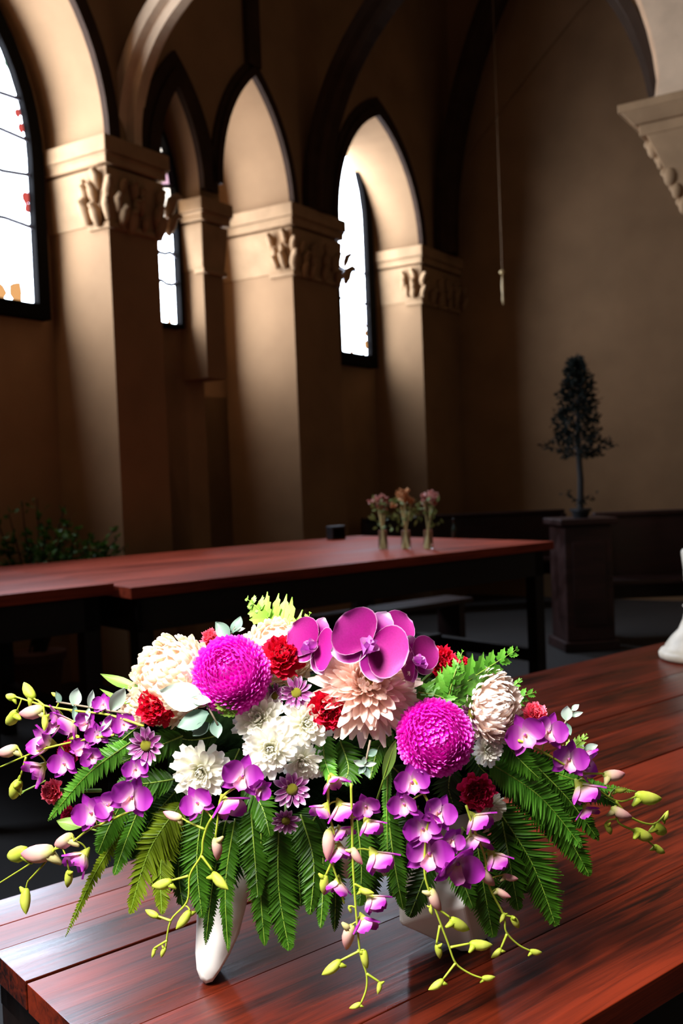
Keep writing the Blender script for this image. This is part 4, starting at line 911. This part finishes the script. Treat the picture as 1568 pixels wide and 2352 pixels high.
spray('orchid spray hanging over the left table corner', [[(300, 1862), (240, 1890), (200, 1908), (160, 1938), (110, 1958), (55, 1993), (-10, 2034)], [(130, 1945), (100, 1985), (66, 2022)]],
      [(212, 1868, 88, -0.2, 0.05, 25, 1.0, False), (302, 1832, 98, 0.1, 0.05, -20, 1.0, False), (250, 1850, 70, 0.0, 0.2, 60, 0.8, False), (178, 1982, 72, -0.4, -0.5, 140, 0.3, True), (312, 1768, 64, 0.1, 0.1, 10, 0.95, False)],
      [(60, 1954, 18, 1966, False), (122, 1954, 56, 1956, True), (165, 1920, 124, 1944, True), (158, 1998, 154, 2038, False), (60, 2040, 64, 2092, False)], seed=3)
spray('orchid spray hanging down in front of the left foot', [[(556, 1800), (512, 1828), (500, 1860), (478, 1892), (466, 1930), (462, 1965), (436, 2010), (430, 2070), (392, 2115), (380, 2180)], [(470, 1905), (428, 1886)], [(462, 1965), (488, 2000)], [(432, 2012), (395, 2022)], [(392, 2115), (362, 2104)], [(505, 1850), (494, 1925)], [(384, 2160), (354, 2178)]],
      [(556, 1785, 98, 0.05, 0.1, -15, 1.0, False), (455, 1846, 80, -0.1, 0.2, 30, 0.95, False), (528, 1862, 76, 0.25, -0.35, -30, 0.5, False), (596, 1812, 56, 0.3, -0.1, -60, 0.9, False)],
      [(418, 1880, 376, 1866, True), (494, 1924, 498, 1976, True), (488, 2004, 524, 2036, False), (394, 2024, 350, 2036, False), (364, 2106, 334, 2092, False), (436, 2092, 408, 2126, False), (354, 2178, 350, 2197, False), (380, 2176, 371, 2197, False)], seed=4, d=-0.045)
spray('long orchid spray hanging lowest in the middle', [[(806, 1800), (808, 1880), (810, 1975), (813, 2030), (818, 2101), (827, 2189), (841, 2236), (841, 2271), (829, 2304)], [(841, 2236), (872, 2256)], [(826, 2184), (782, 2206)], [(813, 2030), (836, 2042)]],
      [(840, 1852, 70, 0.1, -0.2, 20, 0.9, False), (852, 1905, 60, 0.3, -0.5, -30, 0.4, True), (872, 1985, 78, 0.35, -0.5, -40, 0.4, True), (862, 2080, 64, 0.4, -0.5, -40, 0.4, True), (840, 2128, 58, 0.3, -0.6, -20, 0.4, False)],
      [(808, 1946, 831, 1982, True), (824, 2042, 857, 2047, False), (808, 2124, 796, 2184, True), (782, 2206, 741, 2234, False), (836, 2182, 843, 2222, False), (872, 2254, 867, 2281, False), (829, 2304, 803, 2316, False), (800, 2082, 806, 2098, False)], seed=5, d=-0.045)
spray('shorter orchid spray left of the lowest hanging one', [[(756, 1780), (753, 1820), (756, 1872), (768, 1920), (763, 1978), (778, 2030), (790, 2075)], [(763, 1978), (748, 2010)]],
      [(792, 1872, 74, 0.25, -0.45, -20, 0.45, True), (736, 1868, 52, -0.3, -0.4, 10, 0.4, True), (782, 1966, 60, 0.1, -0.5, -10, 0.4, True), (772, 2044, 58, -0.1, -0.5, 15, 0.4, True), (772, 1806, 58, 0.1, -0.2, 40, 0.6, True), (790, 1920, 50, 0.2, -0.3, 0, 0.6, False)],
      [(754, 1905, 752, 1968, True), (748, 2010, 743, 2054, False)], seed=6, d=-0.035)
spray('orchid spray with the largest open blooms over the right foot', [[(950, 1790), (985, 1850), (978, 1920), (975, 2005), (990, 2060), (1008, 2112), (1028, 2165), (1046, 2212), (1078, 2236), (1108, 2247)], [(1046, 2212), (1018, 2248)], [(1034, 2176), (1078, 2167)], [(1010, 2126), (1002, 2168)], [(998, 2082), (1034, 2108)]],
      [(946, 1798, 86, 0.0, 0.1, 10, 0.95, False), (930, 1848, 80, -0.35, -0.1, 15, 0.8, False), (1006, 1868, 84, 0.15, 0.2, -25, 0.9, False), (972, 1905, 92, -0.1, 0.1, 20, 1.0, False), (985, 1962, 112, -0.05, 0.05, -10, 1.0, False), (1046, 1984, 82, 0.25, -0.3, -20, 0.7, False), (1036, 1930, 62, 0.3, 0.2, -40, 0.8, False)],
      [(990, 2042, 1011, 2092, True), (1034, 2110, 1077, 2138, False), (1002, 2170, 1010, 2203, False), (1078, 2167, 1128, 2169, False), (1018, 2250, 985, 2272, False), (1106, 2247, 1136, 2245, False), (988, 2080, 992, 2100, False)], seed=7, d=-0.04)
spray('orchid spray hanging right of the right foot', [[(1070, 1850), (1090, 1910), (1112, 1965), (1124, 2037), (1156, 2101), (1162, 2140), (1190, 2170), (1218, 2184)], [(1164, 2145), (1150, 2178)], [(1156, 2101), (1175, 2106)]],
      [(1102, 1896, 70, 0.3, -0.35, -20, 0.5, True), (1092, 1944, 72, 0.1, -0.45, -10, 0.5, True), (1140, 1982, 66, 0.3, -0.5, -35, 0.3, True)],
      [(1104, 1998, 1135, 2034, True), (1154, 2010, 1187, 2016, True), (1138, 2042, 1169, 2055, True), (1158, 2096, 1148, 2118, False), (1174, 2104, 1191, 2132, False), (1151, 2178, 1129, 2200, False), (1216, 2184, 1243, 2187, False)], seed=8, d=-0.03)
spray('orchid spray reaching far right over the table', [[(1190, 1700), (1260, 1735), (1326, 1777), (1413, 1839), (1464, 1827)], [(1413, 1839), (1449, 1878), (1500, 1893), (1530, 1866)], [(1413, 1850), (1420, 1889), (1460, 1911), (1512, 1952)], [(1326, 1777), (1388, 1777)]],
      [(1206, 1690, 98, -0.05, 0.1, 25, 0.95, False), (1258, 1682, 86, 0.2, 0.2, -20, 0.95, False), (1304, 1746, 90, 0.1, 0.05, -10, 0.95, False), (1352, 1752, 70, 0.7, -0.1, -70, 0.4, True), (1345, 1828, 76, 0.3, -0.5, -25, 0.4, True), (1352, 1872, 46, 0.2, -0.4, 0, 0.6, False)],
      [(1386, 1780, 1432, 1776, True), (1460, 1826, 1510, 1828, False), (1404, 1856, 1444, 1871, True), (1456, 1906, 1494, 1923, False), (1502, 1942, 1523, 1956, False), (1390, 1892, 1403, 1917, False), (1522, 1886, 1533, 1862, False), (1410, 1814, 1436, 1811, False), (1504, 1894, 1531, 1914, False)], seed=9)

# --- fern fronds hanging below
HF = 'fern fronds hanging at the front'
for i, (pts, w, mat, label) in enumerate([
    ([(420, 1840), (345, 1950), (298, 2098)], 120, 'fern_olive', 'broad olive fern frond hanging left of the left foot'),
    ([(330, 1840), (230, 1985), (150, 2152)], 46, 'fern_olive', 'long narrow fern frond trailing down to the left'),
    ([(470, 1840), (452, 1970), (464, 2108)], 104, 'fern', 'bright fern frond hanging beside the left foot'),
    ([(520, 1880), (490, 2020), (472, 2170)], 66, 'fern_dark', 'dark narrow fern frond across the left foot'),
    ([(540, 1880), (518, 2030), (524, 2188)], 62, 'fern', 'long fern frond hanging across the left foot tip'),
    ([(600, 1890), (598, 2040), (608, 2172)], 84, 'fern', 'fern frond with pointed tip right of the left foot'),
    ([(640, 1890), (640, 2040), (664, 2182)], 120, 'fern', 'broad long fern frond hanging in the middle left'),
    ([(700, 1900), (680, 2010), (640, 2140)], 110, 'fern_dark', 'dark fern frond behind the broad middle left one'),
    ([(740, 1930), (742, 2030), (736, 2132)], 66, 'fern', 'short fern frond left of the lowest orchid spray'),
    ([(760, 1940), (770, 2040), (768, 2140)], 60, 'fern_dark', 'narrow dark fern frond behind the lowest orchid spray'),
    ([(890, 1860), (905, 1980), (926, 2090)], 74, 'fern', 'fern frond hanging at the left of the right foot'),
    ([(1000, 1950), (965, 2040), (940, 2105)], 90, 'fern_dark', 'dark fern frond draped over the right foot'),
    ([(1030, 1960), (1060, 2020), (1086, 2085)], 80, 'fern', 'fern frond lying on the top of the right foot'),
    ([(1090, 1900), (1110, 2030), (1132, 2152)], 120, 'fern', 'fern frond hanging just right of the right foot'),
    ([(1130, 1840), (1220, 1980), (1276, 2126)], 140, 'fern', 'broad fern frond hanging low at the right'),
    ([(1160, 1790), (1280, 1890), (1354, 2012)], 120, 'fern', 'fern frond arching right with a drooping tip'),
    ([(1120, 1750), (1240, 1830), (1336, 1946)], 110, 'fern_mid', 'lighter fern frond arching above the right ones'),
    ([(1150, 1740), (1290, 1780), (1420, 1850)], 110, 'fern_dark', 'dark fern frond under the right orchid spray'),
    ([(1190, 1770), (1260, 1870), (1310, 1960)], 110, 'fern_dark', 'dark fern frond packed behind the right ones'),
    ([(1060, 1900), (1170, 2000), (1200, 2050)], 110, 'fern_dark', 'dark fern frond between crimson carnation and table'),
    ([(300, 1705), (200, 1780), (110, 1885)], 74, 'fern_mid', 'bright fern frond crossing the left orchids'),
    ([(330, 1760), (260, 1880), (225, 1960)], 84, 'fern', 'fern frond hanging below the open left orchid'),
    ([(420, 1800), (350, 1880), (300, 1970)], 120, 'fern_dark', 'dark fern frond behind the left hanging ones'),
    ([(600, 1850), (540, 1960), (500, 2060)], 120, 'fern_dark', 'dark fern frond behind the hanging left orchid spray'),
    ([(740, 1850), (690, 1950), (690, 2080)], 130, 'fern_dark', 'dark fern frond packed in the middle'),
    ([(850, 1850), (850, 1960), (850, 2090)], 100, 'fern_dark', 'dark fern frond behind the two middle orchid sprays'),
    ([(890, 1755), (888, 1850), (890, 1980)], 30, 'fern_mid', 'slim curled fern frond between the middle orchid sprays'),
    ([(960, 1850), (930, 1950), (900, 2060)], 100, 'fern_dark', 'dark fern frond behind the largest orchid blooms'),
    ([(1230, 1760), (1350, 1800), (1462, 1818)], 40, 'fern_mid', 'slim fern frond under the far right buds'),
    ([(400, 1860), (370, 1980), (372, 2100)], 90, 'fern_olive', 'olive fern frond behind the bent left orchid stem'),
    ([(430, 1880), (410, 1990), (420, 2080)], 100, 'fern_dark', 'dark fern frond left of the left foot'),
    ([(330, 1830), (290, 1930), (262, 2010)], 70, 'fern', 'fern frond beside the trailing narrow one'),
    ([(575, 1850), (585, 1970), (592, 2060)], 90, 'fern', 'fern frond falling behind the pointed one'),
    ([(690, 1870), (720, 1980), (712, 2100)], 100, 'fern', 'fern frond in the gap left of the middle sprays'),
    ([(820, 1880), (830, 1990), (826, 2080)], 90, 'fern', 'fern frond directly behind the lowest hanging spray'),
    ([(1150, 1870), (1170, 1980), (1190, 2090)], 110, 'fern', 'fern frond between the right hanging ones'),
    ([(1200, 1730), (1300, 1830), (1375, 1930)], 90, 'fern', 'fern frond beneath the half open right orchid'),
    ([(420, 1690), (350, 1720), (280, 1750)], 80, 'fern', 'fern frond pointing left behind the left daisy'),
    ([(420, 1650), (380, 1700), (340, 1760)], 80, 'fern_dark', 'dark fern frond under the left red carnation'),
    ([(500, 1690), (440, 1700), (390, 1690)], 70, 'fern_dark', 'dark fern frond under the broad eucalyptus leaf'),
    ([(400, 1790), (330, 1800), (270, 1800)], 90, 'fern', 'fern frond behind the big open left orchid'),
    ([(330, 1660), (280, 1700), (220, 1760)], 70, 'fern_dark', 'dark fern frond behind the upper left orchids'),
    ([(560, 1800), (600, 1850), (620, 1920)], 90, 'fern', 'fern frond beside the lower purple daisy'),
    ([(900, 1760), (930, 1800), (900, 1870)], 80, 'fern_dark', 'dark fern frond under the right magenta pompon'),
    ([(1140, 1670), (1180, 1730), (1240, 1790)], 90, 'fern', 'fern frond below the right shoulder bloom'),
    ([(1080, 1700), (1100, 1760), (1150, 1800)], 80, 'fern_dark', 'dark fern frond above the crimson carnation'),
    ([(740, 1670), (745, 1740), (765, 1800)], 70, 'fern_mid', 'small fern frond right of the white cluster'),
    ([(780, 1700), (800, 1760), (790, 1800)], 90, 'fern', 'small fern frond under the pink chrysanthemum'),
    ([(900, 1680), (868, 1720), (850, 1790)], 60, 'fern', 'small fern frond left of the right magenta pompon'),
    ([(460, 1660), (440, 1720), (400, 1760)], 90, 'fern_dark', 'dark fern frond above the lone white chrysanthemum'),
    ([(550, 1720), (530, 1760), (500, 1800)], 80, 'fern_dark', 'dark fern frond left of the white cluster'),
    ([(1040, 1760), (1030, 1810), (1050, 1870)], 90, 'fern_dark', 'dark fern frond left of the crimson carnation')]):
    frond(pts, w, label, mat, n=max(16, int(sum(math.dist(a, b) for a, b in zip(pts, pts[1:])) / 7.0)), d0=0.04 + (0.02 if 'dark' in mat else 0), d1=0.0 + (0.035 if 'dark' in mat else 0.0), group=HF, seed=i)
# --- leather fern with larger leaflets standing up
LF = 'upright leather fern fronds'
for i, (pts, w, mat, n, label, d) in enumerate([
    ([(672, 1490), (625, 1430), (568, 1376)], 230, 'fern_light', 8, 'light green fern tip standing highest at top left', 0.03),
    ([(690, 1490), (700, 1445), (712, 1408)], 100, 'fern_light', 5, 'light green fern tip just left of the moth orchids', 0.05),
    ([(1000, 1622), (1080, 1560), (1186, 1492)], 190, 'fern_mid', 10, 'green fern frond pointing right past the red carnation', -0.02),
    ([(960, 1590), (1010, 1600), (1056, 1628)], 110, 'fern_mid', 6, 'short fern frond above the right magenta pompon', -0.02),
    ([(1030, 1600), (1040, 1560), (1062, 1496)], 110, 'fern_mid', 7, 'fern frond standing in front of the red carnation', -0.03),
    ([(1130, 1620), (1180, 1605), (1228, 1590)], 96, 'fern_mid', 6, 'fern tip behind the right shoulder bloom', 0.05),
    ([(1150, 1590), (1180, 1575), (1196, 1560)], 50, 'fern_mid', 5, 'small fern tip above the right shoulder bloom', 0.06),
    ([(540, 1640), (520, 1625), (498, 1612)], 80, 'fern_light', 5, 'small yellow green fern tip under the left pompon', -0.03),
    ([(1290, 1740), (1320, 1715), (1346, 1688)], 70, 'fern_light', 6, 'small pale fern tip above the far right orchids', 0.0)]):
    frond(pts, w, label, mat, n=n, d0=d + 0.015, d1=d, group=LF, style='leather', seed=40 + i)
# --- eucalyptus, lance leaves
euc('eucalyptus twig with broad pale leaves left of the white cluster', [(500, 1665), (470, 1610), (430, 1600)], [(470, 1612, 366, 1592, 0.85, False), (440, 1606, 492, 1616, 0.6, False), (480, 1640, 410, 1680, 1.0, True), (492, 1655, 500, 1700, 0.9, True), (480, 1660, 440, 1690, 0.8, True)], d=-0.035)
euc('eucalyptus twig with hanging grey leaves at the far left', [(300, 1640), (250, 1632), (190, 1622), (130, 1612)], [(255, 1632, 288, 1572, 0.7, False), (258, 1640, 232, 1684, 0.5, False), (205, 1625, 214, 1580, 0.5, False), (170, 1622, 182, 1576, 0.9, False), (205, 1625, 200, 1660, 0.5, False), (172, 1620, 172, 1662, 0.45, True), (140, 1614, 130, 1586, 0.7, True), (250, 1690, 226, 1680, 0.6, True)], d=-0.03)
euc('eucalyptus twig tip above the far right orchids', [(1250, 1690), (1290, 1672), (1310, 1640), (1322, 1628)], [(1300, 1655, 1302, 1618, 1.0, False), (1308, 1645, 1338, 1636, 0.5, False), (1290, 1672, 1262, 1662, 0.6, False), (1300, 1660, 1312, 1690, 0.7, True), (1312, 1632, 1330, 1618, 0.8, False)], d=0.0)
euc('eucalyptus tip with small round leaves under the pink chrysanthemum', [(850, 1700), (842, 1740), (838, 1760)], [(838, 1758, 806, 1748, 0.6, False), (838, 1758, 868, 1752, 0.5, False), (838, 1760, 846, 1790, 0.8, True), (838, 1758, 822, 1780, 0.8, True), (845, 1735, 870, 1720, 0.8, True), (836, 1754, 838, 1735, 0.8, False)], d=-0.02)
euc('eucalyptus tip with dark leaves at top left', [(540, 1500), (525, 1465), (540, 1440)], [(528, 1470, 500, 1430, 0.75, True), (535, 1455, 556, 1420, 0.8, True), (530, 1475, 508, 1490, 0.8, True), (538, 1448, 566, 1444, 0.5, False)], d=0.03)
euc('eucalyptus tip right of the far right orchids', [(1300, 1740), (1350, 1720)], [(1340, 1722, 1372, 1712, 0.7, False), (1345, 1722, 1366, 1736, 0.7, True), (1330, 1728, 1340, 1704, 0.7, False)], d=0.02)
for (a, b_, wf, label) in [((325, 1585), (228, 1555), 0.26, 'long pointed green leaf left of the cream chrysanthemum'), ((300, 1620), (226, 1586), 0.16, 'thin green leaf tip above the left eucalyptus'), ((880, 1790), (912, 1690), 0.25, 'upright green leaf beside the right magenta pompon'), ((60, 1815), (38, 1828), 0.3, 'small green leaf beside the leftmost hanging bud'), ((190, 1900), (130, 1890), 0.5, 'green leaf under the coral carnation at left')]:
    P0, P1 = A3(*a, 0.01), A3(*b_, 0.0); x_ = (P1 - P0); L = x_.length; x_.normalize(); z = face(0.1, 0.7); z = (z - x_ * z.dot(x_)).normalized()
    t = thing('lance_leaf', label, 'leaf', Matrix.Translation(P0) @ Matrix((x_, z.cross(x_), z)).transposed().to_4x4(), 'long green leaves')
    q = petal_mb(L, L * wf, [0.1, 0.6, 0.9, 1.0, 0.85, 0.5, 0.02], 0.12, 0.2, 4, 8); q.build('blade', M['leaf'], t, True)
    q = MB(); q.tube([(-0.03, 0, -0.004), (0, 0, 0), (L * 0.5, 0, L * 0.022), (L * 0.9, 0, L * 0.07)], [0.0014, 0.0012, 0.0008, 0.0004], 5); q.build('midrib', M['rachis'], t, True)
